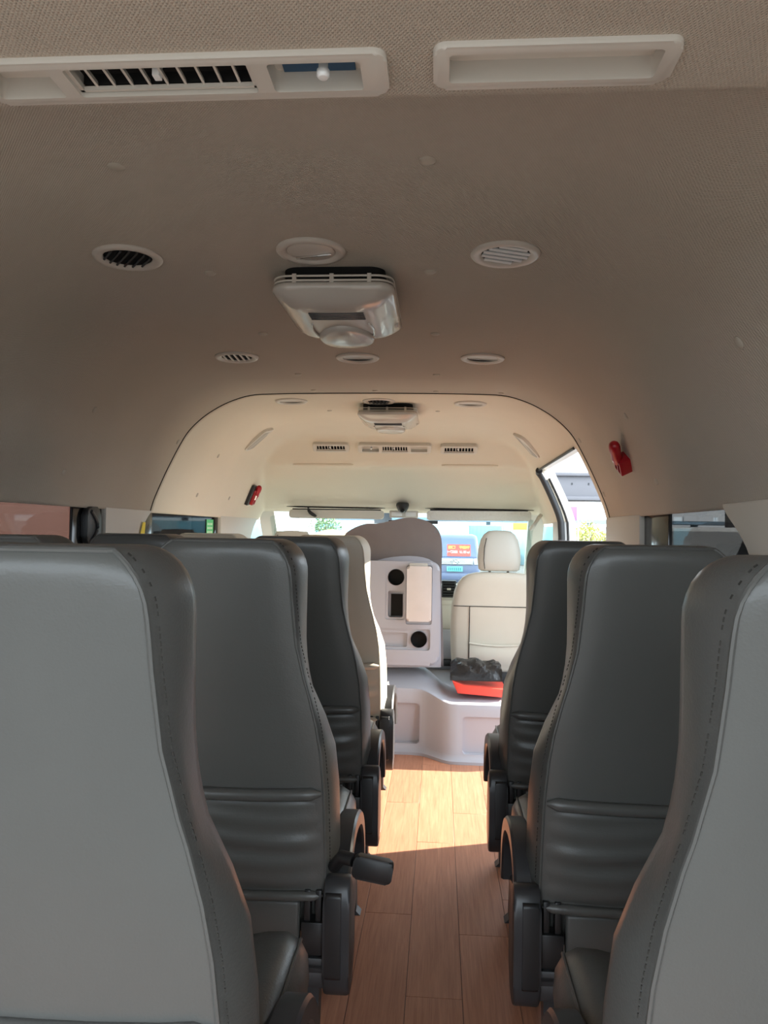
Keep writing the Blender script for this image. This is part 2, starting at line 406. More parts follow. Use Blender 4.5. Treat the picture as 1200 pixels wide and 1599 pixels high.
# ---------------- round ceiling outlets
def outlet(px, py, kind, label, rot, mirror=1):
    p = hit(px, py); M = frame_on(p, Vector((0, 1, 0)))
    t = thing('ceiling_air_outlet', label, 'air outlet', M=M, group='round ceiling air outlets')
    R = 0.066
    MB().lathe([(R, -.003), (R, .003), (R-.003, .0062), (R-.009, .0072), (R-.016, .0058), (R-.020, .0025), (R-.021, -.003)], 44).build('ring', RING, t)
    MB().lathe([(R-.0195, -.003), (R-.0195, .0005), (0.0005, .0005)], 32).build('backing', DARK if kind != 'closed' else RING, t)  # dark disc stands in for the shaded cavity above the ring
    Rz = Matrix.Rotation(rot, 4, 'Z'); ri = R - .0205
    if kind == 'closed':
        o = MB().lathe([(ri, .0005), (ri, .003), (ri-.004, .0045), (0.0005, .005)], 32).build('flap', RING, t)
        MB().box(-ri*.8, ri*.8, -.0022, .0022, .0045, .0085, bev=.0008, M=Rz @ Matrix.Translation((0, .012, 0))).build('flap_grip', SHINE, o)
    elif kind == 'half':
        n = 20; poly = [(ri*math.cos(PI*k/n), ri*math.sin(PI*k/n)) for k in range(n+1)]
        MB().prism(poly, .0008, .004, 'z', M=Rz @ Matrix.Rotation(PI, 4, 'Z')).build('flap', RING, t)
        MB().box(-ri, ri, -.003, .001, .002, .0058, M=Rz).build('flap_edge', TRIM_L, t)
    else:
        n = 6 if kind == 'dark' else 5
        for k in range(n):
            y = -ri + 2*ri*(k + .6)/(n + .2); hw = math.sqrt(max(ri*ri - y*y, 1e-6)) - .001
            w = .0035 if kind == 'dark' else .0062
            MB().box(-hw, hw, -w/2, w/2, .0015, .0068 if kind == 'dark' else .0045, M=Rz @ Matrix.Translation((0, y, 0)) @ Matrix.Rotation(.35 if kind == 'dark' else .3, 4, 'X')).build('slat', SHIELD if kind == 'dark' else WHITE, t)
    return t
fa = ['first row from the rear duct', 'row ahead of the rear roof hatch', 'row behind the front roof hatch']
outlet(200, 401, 'dark', 'round ceiling outlet with dark diagonal slats, driver side of the rear roof hatch', 0.9)
outlet(486, 391, 'closed', 'round ceiling outlet closed by a flap, just behind the rear roof hatch', 0.25)
outlet(790, 396, 'slats', 'round ceiling outlet with bright slats, door side of the rear roof hatch', -0.35)
outlet(370, 557, 'slats', 'round ceiling outlet with pale vanes ahead of the rear roof hatch, driver side', 1.5)
outlet(559, 558, 'half', 'round half-open ceiling outlet directly ahead of the rear roof hatch', 0.0)
outlet(754, 559, 'half', 'round half-open ceiling outlet ahead of the rear roof hatch, door side', -0.15)
outlet(455, 626, 'half', 'round half-open ceiling outlet beside the front roof hatch, driver side', 0.0)
outlet(592, 626, 'dark', 'round ceiling outlet with dark toothed vanes just behind the front roof hatch', 1.57)
outlet(735, 630, 'half', 'round half-open ceiling outlet beside the front roof hatch, door side', 0.0)

# ---------------- lining fixing buttons (parts of the ceiling)
bme = MB().lathe([(0.0125, -.002), (0.0125, .001), (0.0105, .003), (0.004, .004), (0.0005, .0041)], 18).mesh('button', mat('button_plastic', (0.46, 0.41, 0.34), .5))
for px, py in [(182, 260), (668, 250), (328, 426), (672, 424), (411, 521), (680, 521), (466, 584), (682, 585), (515, 641), (684, 642), (148, 640), (100, 737), (278, 690), (341, 712), (308, 773), (358, 778), (1155, 535), (978, 650), (1026, 752), (906, 688), (944, 772), (490, 609), (586, 610), (681, 611), (783, 614)]:
    o = put('button', bme, ceiling); o.matrix_world = frame_on(hit(px, py)); o.scale = (0.85,)*3 if py > 600 else (1,)*3

# ---------------- roof hatches
def hatch(y0, y1, label):
    x0, x1 = -0.100, 0.150; zc = 1.648
    t = thing('roof_vent_hatch', label, 'roof hatch', ((x0+x1)/2, (y0+y1)/2, zc), 'roof vent hatches')
    hw, hl = (x1-x0)/2, (y1-y0)/2
    def ring(w, l, r, z, dy=0, n=6): return [Vector((a, b + dy, z)) for a, b in rrect(-w, w, -l, l, r, n)]
    MB().loft([ring(hw-.022, hl-.022, .03, .002), ring(hw-.022, hl-.022, .03, -.034)]).build('base', DARK, t)
    for k, z in enumerate((-.022, -.031)):
        o = MB().tube([Vector((a, b, z)) for a, b in rrect(-hw+.004, hw-.004, -hl+.004, hl-.004, .035, 6)], .0022, 6, closed=True).build('intake_slat', RING, t)
    for sx in (-.6, 0, .6):
        MB().box(sx*hw-.004, sx*hw+.004, -hl+.002, -hl+.012, -.036, -.018).build('slat_post', RING, t)
    # lid: rim, then sloping in to a flat lower face
    MB().loft([ring(hw-.004, hl-.004, .036, -.034), ring(hw, hl, .038, -.038), ring(hw, hl, .038, -.046), ring(hw-.006, hl-.006, .036, -.052),
               ring(hw-.016, hl-.014, .036, -.060), ring(hw-.032, hl-.026, .036, -.070), ring(hw-.055, hl-.048, .03, -.076), ring(hw-.09, hl-.08, .02, -.078)]).build('lid', LID, t, sharp=60)
    # raised round lobe toward the front edge
    def lobe(s, z):
        P = []
        for k in range(36):
            a = 2*PI*k/36; r = 1.0
            x = 0.064*math.cos(a)*(1.0 if math.sin(a) < 0.2 else 1.0); y = 0.088*math.sin(a)
            x *= 1.0 + 0.22*math.sin(a)
            P.append(Vector((x*s, 0.085 + y*s, z)))
        return P
    MB().loft([lobe(1.0, -.060), lobe(0.99, -.078), lobe(0.94, -.085), lobe(0.86, -.088), lobe(0.5, -.090)]).build('lobe', LID, t, sharp=60)
    for sgn in (-1, 1):
        P = [Vector((sgn*(0.062 + .006*math.sin(k/8*PI)), -0.02 + k*0.014, -.0785 + (0.004 if k > 7 else 0))) for k in range(9)]
        MB().tube(P, .0028, 6).build('lobe_rib', LID, t)
    for k in range(5):
        MB().box(-.058, .058, -.098 + k*.0105, -.0945 + k*.0105, -.0795, -.0755, bev=.001).build('grille_slit', SHIELD, t)
    MB().box(hw-.014, hw-.004, .07, .09, -.058, -.05, bev=.002).build('latch', RING, t)
hatch(1.485, 1.825, 'large glossy plastic roof hatch with grille slits over the middle rows')
hatch(3.10, 3.43, 'glossy plastic roof hatch just behind the front vent panels')

# ---------------- speaker grilles on the corners of the front lining
def grille(pa, pb, label):
    A, B = hit(*pa), hit(*pb); c = (A + B)/2; c.z = lining_z(c.x, c.y)
    n = normal_at(c); y = (B - A).normalized(); y = (y - n*y.dot(n)).normalized(); x = y.cross(n)
    M = Matrix.Translation(c + n*0.002) @ Matrix((x, y, n)).transposed().to_4x4()
    h = (B - A).length/2 + 0.012; w = 0.036
    t = thing('speaker_grille', label, 'speaker', M=M, group='roof speaker grilles')
    def bow(q): return Vector((q[0], q[1], q[2] + 1.1*q[1]*q[1]))
    b = MB().prism(rrect(-w, w, -h, h, .022), -.012, .007, 'z', bev=.003); [setattr(v, 'co', bow(v.co)) for v in b.bm.verts]
    b.build('bezel', TRIM_L, t)
    b = MB().prism(catmull([(p[0], p[1]) for p in rrect(-w+.008, w-.008, -h+.012, h-.022, .014)], 2), .004, .010, 'z'); [setattr(v, 'co', bow(v.co)) for v in b.bm.verts]
    b.build('mesh_cover', mat('grille_mesh', (0.40, 0.37, 0.33), 0.6, bump=[('voronoi', 220, 0.8, 0.002)]), t)
grille((388, 699), (418, 671), 'elongated pale speaker grille on roof corner, driver side')
grille((838, 709), (812, 680), 'elongated pale speaker grille on roof corner, door side')

# ---------------- emergency hammers
def hammer(px, py, label, roll, with_base):
    p = hit(px, py); n = normal_at(p)
    up = Vector((0, 0, 1)); up = (up - n*up.dot(n)).normalized(); side = up.cross(n)
    y = (up*math.cos(roll) + side*math.sin(roll)).normalized()
    M = Matrix.Translation(p) @ Matrix((y.cross(n), y, n)).transposed().to_4x4()
    t = thing('emergency_hammer', label, 'hammer', M=M, group='emergency window hammers')
    if with_base: MB().box(-.040, .000, -.062, .058, -.004, .020, bev=.003).build('mounting_plate', BLACK, t)
    dx = 0.018 if with_base else 0.0
    hold = MB().box(dx-.022, dx+.026, -.058, -.006, -.004, .036, bev=.003)
    hold = hold.build('holder', RED, t); hold.parent = None
    hold = cut(hold, [MB().box(dx-.014, dx+.000, -.052, -.014, .010, .06).build('c', RED), MB().box(dx+.005, dx+.020, -.052, -.014, .010, .06).build('c', RED)]); hold.parent = t
    MB().box(dx-.028, dx-.020, -.03, .03, .006, .03, bev=.002).build('holder_clip', RED, t)
    MB().loft([[Vector((dx + .019*s*math.cos(a*2*PI/16), yy, .030 + .017*s*math.sin(a*2*PI/16))) for a in range(16)] for yy, s in
               ((-.02, .75), (-.005, .85), (.0, 1.0), (.02, .9), (.03, 1.0), (.045, 1.0), (.055, .85), (.062, .45), (.064, .05))]).build('hammer_head', RED, t, sharp=60)
    MB().tube([Vector((dx-.012, -.022, .034)), Vector((dx-.012, .004, .034))], .007, 12).build('steel_tip', SHINE, t)
hammer(391, 771, 'bright red hammer on a black plate on the sloping lining, driver side', -0.15, True)
hammer(978, 708, 'dark red hammer in its red holder on the sloping lining above the door-side window', 0.75, False)

# ================================================================= FLOOR
m = MB().box(-.90, .90, -.1, 4.0, -.06, -.004)
floor = struct(m.build('floor', STEEL), 'wood print vinyl plank floor along the aisle')
PW, PL = 0.1365, 0.92
starts = {}
pm = MB().box(-PW/2 + .0006, PW/2 - .0006, 0, PL - .0012, -.004, 0.0, bev=.0006, seg=1).mesh('plank', WOOD)
k0 = 0.180 + PW/2
jo = {0: 1.868, -1: 2.262, 1: 2.165}
for k in range(-8, 5):
    x = k0 + k*PW
    if abs(x) > 0.86: continue
    j = jo.get(k, 1.7 + ((k*0.37) % 1)*PL)
    y = j - math.ceil((j + 0.1)/PL)*PL
    while y < 3.95:
        a, b = max(y, -0.1), min(y + PL, 3.98)
        if b - a > .03:
            o = put('plank', pm if (a == y and b == y + PL) else MB().box(-PW/2 + .0006, PW/2 - .0006, 0, b - a - .0012, -.004, 0.0, bev=.0006, seg=1).mesh('plank', WOOD), floor, (x, a, 0))
        y += PL

# ================================================================= SIDE WALLS, PILLARS, WINDOWS
def wallbox(name, x0, x1, y0, y1, z0, z1, mt, label=None, bev=0.004):
    return struct(MB().box(x0, x1, y0, y1, z0, z1, bev=bev).build(name, mt), label)
wallbox('wall_left', -.94, -.89, -.05, 5.15, -.06, .74, TRIM, 'pale lower side panel under the driver-side windows')
wallbox('wall_right', .89, .94, -.05, DOOR_Y0, -.06, .74, TRIM, 'pale lower side panel under the door-side rear windows')
wallbox('wall_right_cab', .89, .94, DOOR_Y1+.03, 5.15, -.06, .74, TRIM, 'pale lower panel of the front passenger door')
# body cant rails above windows (outside of lining)
def pillar(name, side, y0, y1, mt, label, z0=.70, z1=1.215, slope0=0.0, slope1=0.0, x=.875, th=.02):
    """vertical trim panel seen from inside; slope shifts the lower edge"""
    n = 8; outline = []
    a = [(y0 + slope0*(1 - k/n)**1.6, z0 + (z1 - z0)*k/n) for k in range(n+1)]
    b = [(y1 + slope1*(1 - k/n)**1.6, z0 + (z1 - z0)*k/n) for k in range(n, -1, -1)]
    xs = (x, x + th) if side > 0 else (-x - th, -x)
    return struct(MB().prism(a + b, xs[0], xs[1], 'x', bev=.006).build(name, mt), label)
def panel(name, side, outline, mt, label, x=.878, th=.02):
    xs = (x, x + th) if side > 0 else (-x - th, -x)
    return struct(MB().prism(outline, xs[0], xs[1], 'x', bev=.005).build(name, mt), label)
ZW = 1.186
panel('trim_1', -1, [(2.50, .70), (2.50, ZW)] + catmull([(2.915, ZW), (2.875, 1.165), (2.82, 1.12), (2.785, 1.06), (2.76, .95), (2.76, .70)], 3), TRIM, 'pale pillar trim between the driver-side windows')
panel('trim_2', -1, [(3.86, .70), (3.86, ZW)] + catmull([(4.66, ZW), (4.60, 1.16), (4.52, 1.10), (4.46, 1.0), (4.44, .70)], 3), TRIM, 'pale pillar trim behind the driver door window')
panel('trim_3', 1, [(2.46, .70), (2.47, ZW), (2.955, ZW), (2.955, .70)], TRIM, 'pale pillar trim behind the sliding door opening')
panel('trim_4', 1, [(0.9, .70), (0.9, 1.20)] + catmull([(1.735, 1.192), (1.70, 1.165), (1.64, 1.13), (1.58, 1.08), (1.54, 1.0), (1.52, .70)], 3), TRIM, 'grey pillar trim beside the rear door-side window', x=.868, th=.03)
panel('trim_5', -1, [(0.5, .70), (0.5, ZW), (1.25, ZW), (1.22, .70)], TRIM, 'grey rear pillar trim, driver side')
panel('trim_6', 1, [(DOOR_Y1 + .02, 0.0), (DOOR_Y1 + .02, ZW), (4.32, ZW), (4.30, 0.0)], TRIM, 'pale pillar trim between sliding door opening and front passenger door')
panel('trim_7', 1, [(-.05, .70), (-.05, ZW), (.5, ZW), (.5, .70)], TRIM, 'pale rear corner trim, door side')
panel('trim_8', -1, [(-.05, .70), (-.05, ZW), (.3, ZW), (.3, .70)], TRIM, 'pale rear corner trim, driver side')
def window(name, side, y0, y1, frames, tint=G_SIDE, z0=.72, z1=1.205):
    x = .905*side
    o = struct(MB().box(x-.002, x+.002, y0, y1, z0, z1).build(name, tint))
    for a, b in frames:
        MB().box(x-.006-side*.004, x+.006-side*.004, a, b, z0, z1, bev=.003).build('window_frame', G_BLACK, o)
    MB().box(x-.006-side*.004, x+.006-side*.004, y0, y1, z1-.012, z1+.02, bev=.003).build('window_frame', G_BLACK, o)
    return o
w1 = window('window_1', -1, 1.15, 2.56, [(2.30, 2.56), (1.15, 1.22)])
w2 = window('window_2', -1, 2.82, 3.90, [(2.82, 2.96), (3.80, 3.90)])
w3 = window('window_3', -1, 4.45, 5.10, [(4.98, 5.10)], tint=G_FRONT)
w4 = window('window_4', 1, 1.45, 2.50, [(2.22, 2.50), (1.45, 1.60)])
w5 = window('window_5', 1, 4.28, 5.10, [(4.28, 4.34), (5.0, 5.10)], tint=G_FRONT)
for y0, y1, n in ((0.25, 1.2, 6),): window('window_6', -1, y0, y1, [(1.1, 1.2)]); window('window_7', 1, 0.45, 1.5, [(1.3, 1.5)])
# round black strap/latch on the rear-left window frame
t = thing('window_latch', 'black rounded window latch on the dark frame behind the driver-side pillar', 'latch', (-.893, 2.40, 1.12))
MB().prism(rrect(-.05, .05, -.06, .065, .03), 0, .022, 'x', bev=.006).build('latch_body', BLACK, t)
MB().tube([Vector((.024, -.03 + .05*math.sin(k/8*PI), -.05 + k*.0125)) for k in range(9)], .006, 8).build('latch_loop', SHIELD, t)
# stickers
def flat(name, x, y0, y1, z0, z1, m, label, cat):
    return tag(MB().box(x, x+.0016, y0, y1, z0, z1).build(name, m), label, cat)
t = thing('window_sticker', 'green sticker with pale marks on the driver-side window', 'sticker', (-.900, 3.74, 1.115))
MB().box(0, .001, -.055, .055, -.05, .05).build('sticker_face', mat('sticker_green', (0.10, 0.62, 0.20), 0.5), t)
mk = MB()
for r in range(4):
    for c in range(3): mk.box(.001, .0018, -.042 + c*.029, -.022 + c*.029, -.038 + r*.02, -.027 + r*.02)
mk.build('sticker_marks', mat('sticker_pale', (0.70, 0.90, 0.62), 0.5), t)
t = thing('window_sticker', 'yellow and orange sticker on the edge of the driver-side pillar', 'sticker', (-.872, 2.80, 1.08))
MB().prism([(-.05, -.05), (.012, -.05), (.03, .06), (.005, .06)], 0, .0012, 'x').build('sticker_face', mat('sticker_yellow', (0.95, 0.72, 0.02), 0.5), t)
MB().prism([(-.04, -.048), (.0, -.048), (.006, -.012), (-.02, -.012)], .0012, .0018, 'x').build('sticker_patch', mat('sticker_orange', (0.9, 0.22, 0.02), 0.5), t)

# ---------------- sliding door opening: seals and white jamb
XD = arch_x(DOOR_Z)
vert = [(x, z) for x, z in HP if z <= DOOR_Z]               # curving down the wall
vp = [Vector((.886, DOOR_Y1, z)) for z in (0.02, .3, .6, .9, 1.1)] + [Vector((x, DOOR_Y1, z)) for x, z in reversed(vert) if z < 1.425]
corner = [Vector((XD - .001, DOOR_Y1 - .008, DOOR_Z - .010)), Vector((XD - .003, DOOR_Y1 - .035, DOOR_Z - .002))]
hp = [Vector((XD - .004, y, DOOR_Z)) for y in (DOOR_Y1 - .06, 3.8, 3.5, 3.2, DOOR_Y0 + .02)]
seal = thing('trim_14', 'black rubber seal around the sliding door opening', 'door seal', (0.88, DOOR_Y1, 0)); del seal['category']; seal['kind'] = 'structure'
def rel(P, o): return [p - Vector(o) for p in P]
MB().tube(rel(vp + corner, seal.location), .018, 10).build('seal_tube', RUBBER, seal)
MB().tube(rel(corner[1:] + hp, seal.location), .006, 8).build('head_seal', RUBBER, seal)
MB().tube(rel([p + Vector((.034, -.004, 0)) for p in vp], seal.location), .007, 8).build('seal_lip', RUBBER, seal)
rows_j = [[p + Vector((.018, .012, 0)), p + Vector((.078, .012, 0)), p + Vector((.078, .10, 0)), p + Vector((.018, .10, 0))] for p in vp + [Vector((XD, DOOR_Y1, DOOR_Z + .01))]]
struct(MB().loft(rows_j).build('trim_9', WHITE), 'white painted body pillar edge at the door opening')
rows_j = [[Vector((XD + .002, y, DOOR_Z + .004)), Vector((XD + .045, y, DOOR_Z + .004)), Vector((XD + .045, y, DOOR_Z + .05)), Vector((XD + .002, y, DOOR_Z + .05))] for y in (DOOR_Y0 - .05, DOOR_Y1 + .10)]
struct(MB().loft(rows_j).build('trim_10', WHITE), 'white painted roof rail above the door opening')
# rear edge strip of the opening: lining edge return
rows_j = [[Vector((x, 2.897, z)) , Vector((x + .06, 2.897, z)), Vector((x + .06, DOOR_Y0, z)), Vector((x, DOOR_Y0, z))] for x, z in [(p[0], p[1]) for p in vert]]
struct(MB().loft(rows_j).build('trim_11', LINING_F), 'lining edge in the painted lit tone behind the door opening')

# ================================================================= PASSENGER SEATS
ZT = 1.102
TAB = [(0.39, .200, .217), (0.50, .199, .217), (0.60, .197, .215), (0.68, .191, .207), (0.74, .182, .187), (0.80, .168, .160), (0.85, .154, .150), (0.91, .142, .147), (0.98, .136, .149), (1.05, .132, .151), (1.11, .130, .151)]
def yb(z): return (1.10 - z)*0.13
def seat_ring(z, q=1.0, corner=0.0, squash=0.0):
    wb, wf = interp(TAB, z); wb -= corner*1.0; wf -= corner; y0 = yb(min(z, ZT))
    half = [(0, -.010), (.35*wb, -.0095), (.7*wb, -.0065), (.93*wb, -.002), (wb, .0015), (wb + .004 + .2*(wf-wb), .018), (wb + .004 + .5*(wf-wb), .045), (wf + .002, .080), (wf, .098), (wf-.010, .112), (wf-.028, .118), (wf-.052, .110), (.45*wf, .088), (0, .082)]
    ym = 0.052
    pts = half + [(-x, y) for x, y in reversed(half[1:-1])]
    return [Vector((x, y0 + ym + (y - ym)*q, z)) for x, y in pts]
def backrest_mb():
    zs = [.39, .40, .44, .48, .52, .56, .60, .64, .68, .71, .74, .77, .80, .83, .86, .90, .94, .98, 1.01, 1.03]
    rings = []
    for z in zs:
        q = 1.0
        if z == .39: q = .75
        rings.append(seat_ring(z, q))
    r = .045
    for a in (10, 22, 34, 46, 58, 68, 78, 86):
        s, c = math.sin(math.radians(a)), math.cos(math.radians(a))
        z = ZT - r*1.5 + r*1.5*s
        rings.append(seat_ring(z, 1 - 0.42*max(0, (1 - math.cos(math.radians(max(a-30, 0))*1.3)))*1.2, corner=.052*(1 - c)))
    return rings
BR = backrest_mb()
SEAM = 4
NR = len(BR[0])
seamR = [BR[i][SEAM] for i in range(1, len(BR) - 2)]; seamL = [BR[i][NR - SEAM] for i in range(1, len(BR) - 2)]
topback = [BR[-3][i] for i in (3, 2, 1, 0, NR-1, NR-2, NR-3)]
SEAM_PATH = seamR + topback + list(reversed(seamL))
FRONT_SEAM = [BR[i][9] for i in range(1, len(BR))]
def dashes(path, step=.0075, ln=.0045, r=.0009, off=Vector((0, -.0008, 0))):
    mb = MB(); P = [Vector(p) for p in path]; acc = 0.0
    for a, b in zip(P[:-1], P[1:]):
        d = b - a; L = d.length
        if L < 1e-6: continue
        d.normalize(); s = (-acc) % step
        while s + ln < L:
            mb.tube([a + d*s + off, a + d*(s + ln) + off], r, 4); s += step
        acc += L
    return mb
ME = {}
ME['backrest'] = MB().loft(BR).mesh('backrest', LEATHER, sharp=42)
ME['piping'] = MB().tube([p + Vector((0, -.0008, 0)) for p in SEAM_PATH], .0028, 6).mesh('piping', LEATHER)
stR = dashes([p + Vector((.009 if p.x > 0 else -.009, .004, 0)) for p in seamR], off=Vector((.0006, 0, 0)))
ME['stitching'] = stR.mesh('stitching', STITCH)
ME['stitching_l'] = dashes([p + Vector((-.009, .004, 0)) for p in seamL], off=Vector((-.0006, 0, 0))).mesh('stitching', STITCH)
# top gusset seam running front to back near each corner
def topseam(i):
    return [BR[k][i] for k in range(len(BR) - 7, len(BR))]
ME['edge_stitch'] = dashes(FRONT_SEAM, .009, .005, .0012, Vector((.001, 0, 0))).mesh('edge_stitching', STITCH)
# map pocket on the lower back with a rolled elastic band and gathers
def pocket():
    mb = MB(); rows = []
    nz, nx = 26, 25
    for i in range(nz + 1):
        z = .405 + (.592 - .405)*i/nz; wb = interp(TAB, z)[0] - .006; row = []
        e = math.sin(PI*min(1, i/nz*1.0))**.35 if 0 < i < nz else 0
        for k in range(nx + 1):
            u = -1 + 2*k/nx; x = u*wb
            fall = (1 - abs(u)**6)
            wr = .0030*math.sin(z*150 + 1.3*math.sin(u*3)) + .0018*math.sin(z*87 + u*2.1)
            d = (.010*e + wr*e)*fall
            row.append(Vector((x, yb(z) - .0085*(1 - u*u*.9) - d + .001, z)))
        rows.append(row)
    return mb.grid(rows)
ME['pocket'] = pocket().mesh('pocket', LEATHER, 60)
def band(z, r, sag=.004):
    wb = interp(TAB, z)[0] - .004
    P = []
    for k in range(21):
        u = -1 + k/10; P.append(Vector((u*wb, yb(z) - .010*(1-u*u*.9) - .004, z - sag*(1 - u*u))))
    return MB().tube(P, [r*(.35 if k in (0, 20) else 1) for k in range(21)], 8)
ME['pocket_band'] = band(.606, .0125).mesh('pocket_band', LEATHER, 60)
ME['hem_band'] = band(.398, .010, .002).mesh('hem_band', LEATHER, 60)
# cushion
def cushion():
    rings = []
    for y, s, dz in ((.11, .90, -.012), (.125, .97, -.003), (.16, 1.0, 0), (.25, 1.0, .002), (.38, 1.0, .010), (.48, 1.0, .012), (.53, .985, .004), (.555, .95, -.014), (.565, .88, -.035)):
        w = .215*s; zt = .462 + dz; zb = .315; r = []
        prof = [(0, zt-.016), (.45*w, zt-.014), (.68*w, zt-.002), (.84*w, zt), (.94*w, zt-.012), (w, zt-.035), (w+.003, zt-.075), (w-.004, zb+.02), (w-.02, zb), (0, zb)]
        pts = prof + [(-a, b) for a, b in reversed(prof[1:-1])]
        rings.append([Vector((a, y, b)) for a, b in pts])
    return rings
CR = cushion()
ME['cushion'] = MB().loft(CR).mesh('cushion', LEATHER, 55)
ME['cushion_piping'] = MB().tube([r[4] + Vector((.001, 0, .001)) for r in CR], .0028, 6).mesh('cushion_piping', LEATHER)
ME['cushion_piping_l'] = MB().tube([r[-4] + Vector((-.001, 0, .001)) for r in CR], .0028, 6).mesh('cushion_piping', LEATHER)
ME['lower_cover'] = MB().box(-.165, .150, .085, .11, .285, .385, bev=.008, seg=3).mesh('lower_cover', LEATHER)
ME['frame_rail'] = MB().box(-.205, .205, .07, .105, .262, .284, bev=.003).box(-.205, .205, .48, .515, .262, .284, bev=.003).box(-.205, -.17, .07, .515, .255, .275, bev=.003).box(.17, .205, .07, .515, .255, .275, bev=.003).mesh('frame_rail', STEEL)
ME['rail_skirt'] = MB().box(-.205, .205, .075, .115, .222, .262, bev=.006).mesh('rail_skirt', SHIELD)
def leg(y0, x):
    return MB().loft([[Vector((x + a*s, y + b, z)) for a, b in ((-.028, -.02), (.028, -.02), (.028, .02), (-.028, .02))] for z, s, y in ((.24, 1.0, y0), (.10, .8, y0 + .015), (.012, .85, y0 + .02), (.0, 1.3, y0 + .02))])
ME['leg_r'] = leg(.10, .165).mesh('leg', STEEL, 30); ME['leg_rf'] = leg(.47, .165).mesh('leg', STEEL, 30)
ME['leg_l'] = leg(.10, -.165).mesh('leg', STEEL, 30); ME['leg_lf'] = leg(.47, -.165).mesh('leg', STEEL, 30)
ME['recliner_bracket'] = MB().box(.155, .20, .075, .12, .285, .35, bev=.003).box(.160, .172, .08, .11, .35, .41, bev=.002).box(.182, .194, .08, .11, .35, .41, bev=.002).mesh('recliner_bracket', BLACK)
# aisle side shield with its folded arch armrest (for aisle on +x)
def ringpath(P, w, x0, x1):
    """flat strap following P in the y/z plane, width w, from x0 to x1"""
    rings = []
    for i, p in enumerate(P):
        a = Vector(P[max(i-1, 0)]); b = Vector(P[min(i+1, len(P)-1)]); t = (b - a).normalized(); n = Vector((-t.y, t.x))
        c = Vector(p); ww = w[i] if isinstance(w, list) else w
        o, q = c + n*ww/2, c - n*ww/2; e = .005
        rings.append([Vector((x0+e, o.x, o.y)), Vector((x1-e, o.x, o.y)), Vector((x1, o.x - n.x*e, o.y - n.y*e)), Vector((x1, q.x + n.x*e, q.y + n.y*e)), Vector((x1-e, q.x, q.y)), Vector((x0+e, q.x, q.y)), Vector((x0, q.x + n.x*e, q.y + n.y*e)), Vector((x0, o.x - n.x*e, o.y - n.y*e))])
    return rings
AP = catmull([(.125, .325), (.128, .385), (.160, .442), (.220, .472), (.300, .470), (.375, .442), (.425, .385), (.440, .300)], 4)
ME['armrest'] = MB().loft(ringpath(AP, .036, .203, .246)).mesh('armrest', SHIELD, 35)
sh = [(.060, .300), (.058, .380), (.068, .425), (.095, .438), (.125, .420), (.150, .375), (.165, .310), (.16, .25), (.135, .212), (.090, .205), (.064, .235)]
ME['side_shield'] = MB().prism(catmull(sh + [sh[0]], 3)[:-1], .200, .252, 'x', bev=.006, seg=2).mesh('side_shield', SHIELD, 35)
ME['shield_cap'] = MB().prism(rrect(.054, .075, .25, .415, .008), .205, .236, 'x', bev=.003).mesh('shield_cap', BLACK, 35)
ME['shield_skirt'] = MB().prism([(.15, .30), (.43, .31), (.45, .27), (.44, .215), (.36, .175), (.22, .170), (.15, .20)], .206, .226, 'x', bev=.006).mesh('shield_skirt', SHIELD, 35)
lev = MB()
lev.tube([Vector((.215, .10, .45)), Vector((.235, .07, .483)), Vector((.258, .06, .482))], .013, 10)
lev.prism(rrect(-.032, .046, -.024, .020, .010), -.010, .010, 'y', bev=.004, M=Matrix.Translation((.290, .055, .472)) @ Matrix.Rotation(.16, 4, 'Y'))
ME['recline_lever'] = lev.mesh('recline_lever', BLACK, 40)
import numpy as _np
def mirrored(me):
    m2 = me.copy(); n = len(m2.vertices); a = _np.empty(n*3, dtype=_np.float32); m2.vertices.foreach_get('co', a); a[0::3] *= -1; m2.vertices.foreach_set('co', a)
    m2.flip_normals(); m2.update(); return m2
MM = {}
def seat(x, row, aisle, label, lever=False, group='leather passenger seats', dz=0.0, dy=0.0):
    t = thing('passenger_seat', label, 'seat', (x, .715 + .712*row + dy, 0), group)
    def M(k):
        if aisle >= 0: return ME[k]
        if k not in MM: MM[k] = mirrored(ME[k])
        return MM[k]
    b = put('backrest', M('backrest'), t)
    put('piping', M('piping'), b); put('pocket', M('pocket'), b); put('pocket_band', M('pocket_band'), b); put('hem_band', M('hem_band'), b)
    if row < 2 and aisle:
        put('stitching', M('stitching'), b); put('edge_stitching', M('edge_stitch'), b)
    c = put('cushion', M('cushion'), t); put('cushion_piping', M('cushion_piping'), c); put('cushion_piping', M('cushion_piping_l'), c)
    for k in ('lower_cover', 'frame_rail', 'rail_skirt', 'recliner_bracket'): put(k, M(k), t)
    for k in ('leg_r', 'leg_rf', 'leg_l', 'leg_lf'): put('leg', M(k), t)
    if aisle:
        s = put('side_shield', M('side_shield'), t); put('shield_cap', M('shield_cap'), s); put('armrest', M('armrest'), t); put('shield_skirt', M('shield_skirt'), t)
    if lever: put('recline_lever', M('recline_lever'), t)
    return t
XA, XW, XR = -.170, -.640, .650
seat(XA, 0, 1, 'big grey leather aisle seat of the rear row, driver side, lit from behind')
seat(XA, 1, 1, 'dark grey leather aisle seat with a black recline lever sticking into the aisle', lever=True)
seat(XA, 2, 1, 'dark leather aisle seat between the lever seat and the seat painted a sunlit cream')
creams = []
cream = seat(XA, 3, 1, 'aisle seat with its sunlit look painted in as cream, facing the grey front step')
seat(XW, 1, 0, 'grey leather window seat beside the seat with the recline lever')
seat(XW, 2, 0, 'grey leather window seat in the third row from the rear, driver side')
cream2 = seat(XW, 3, 0, 'leather window seat beside the aisle seat painted a sunlit cream')
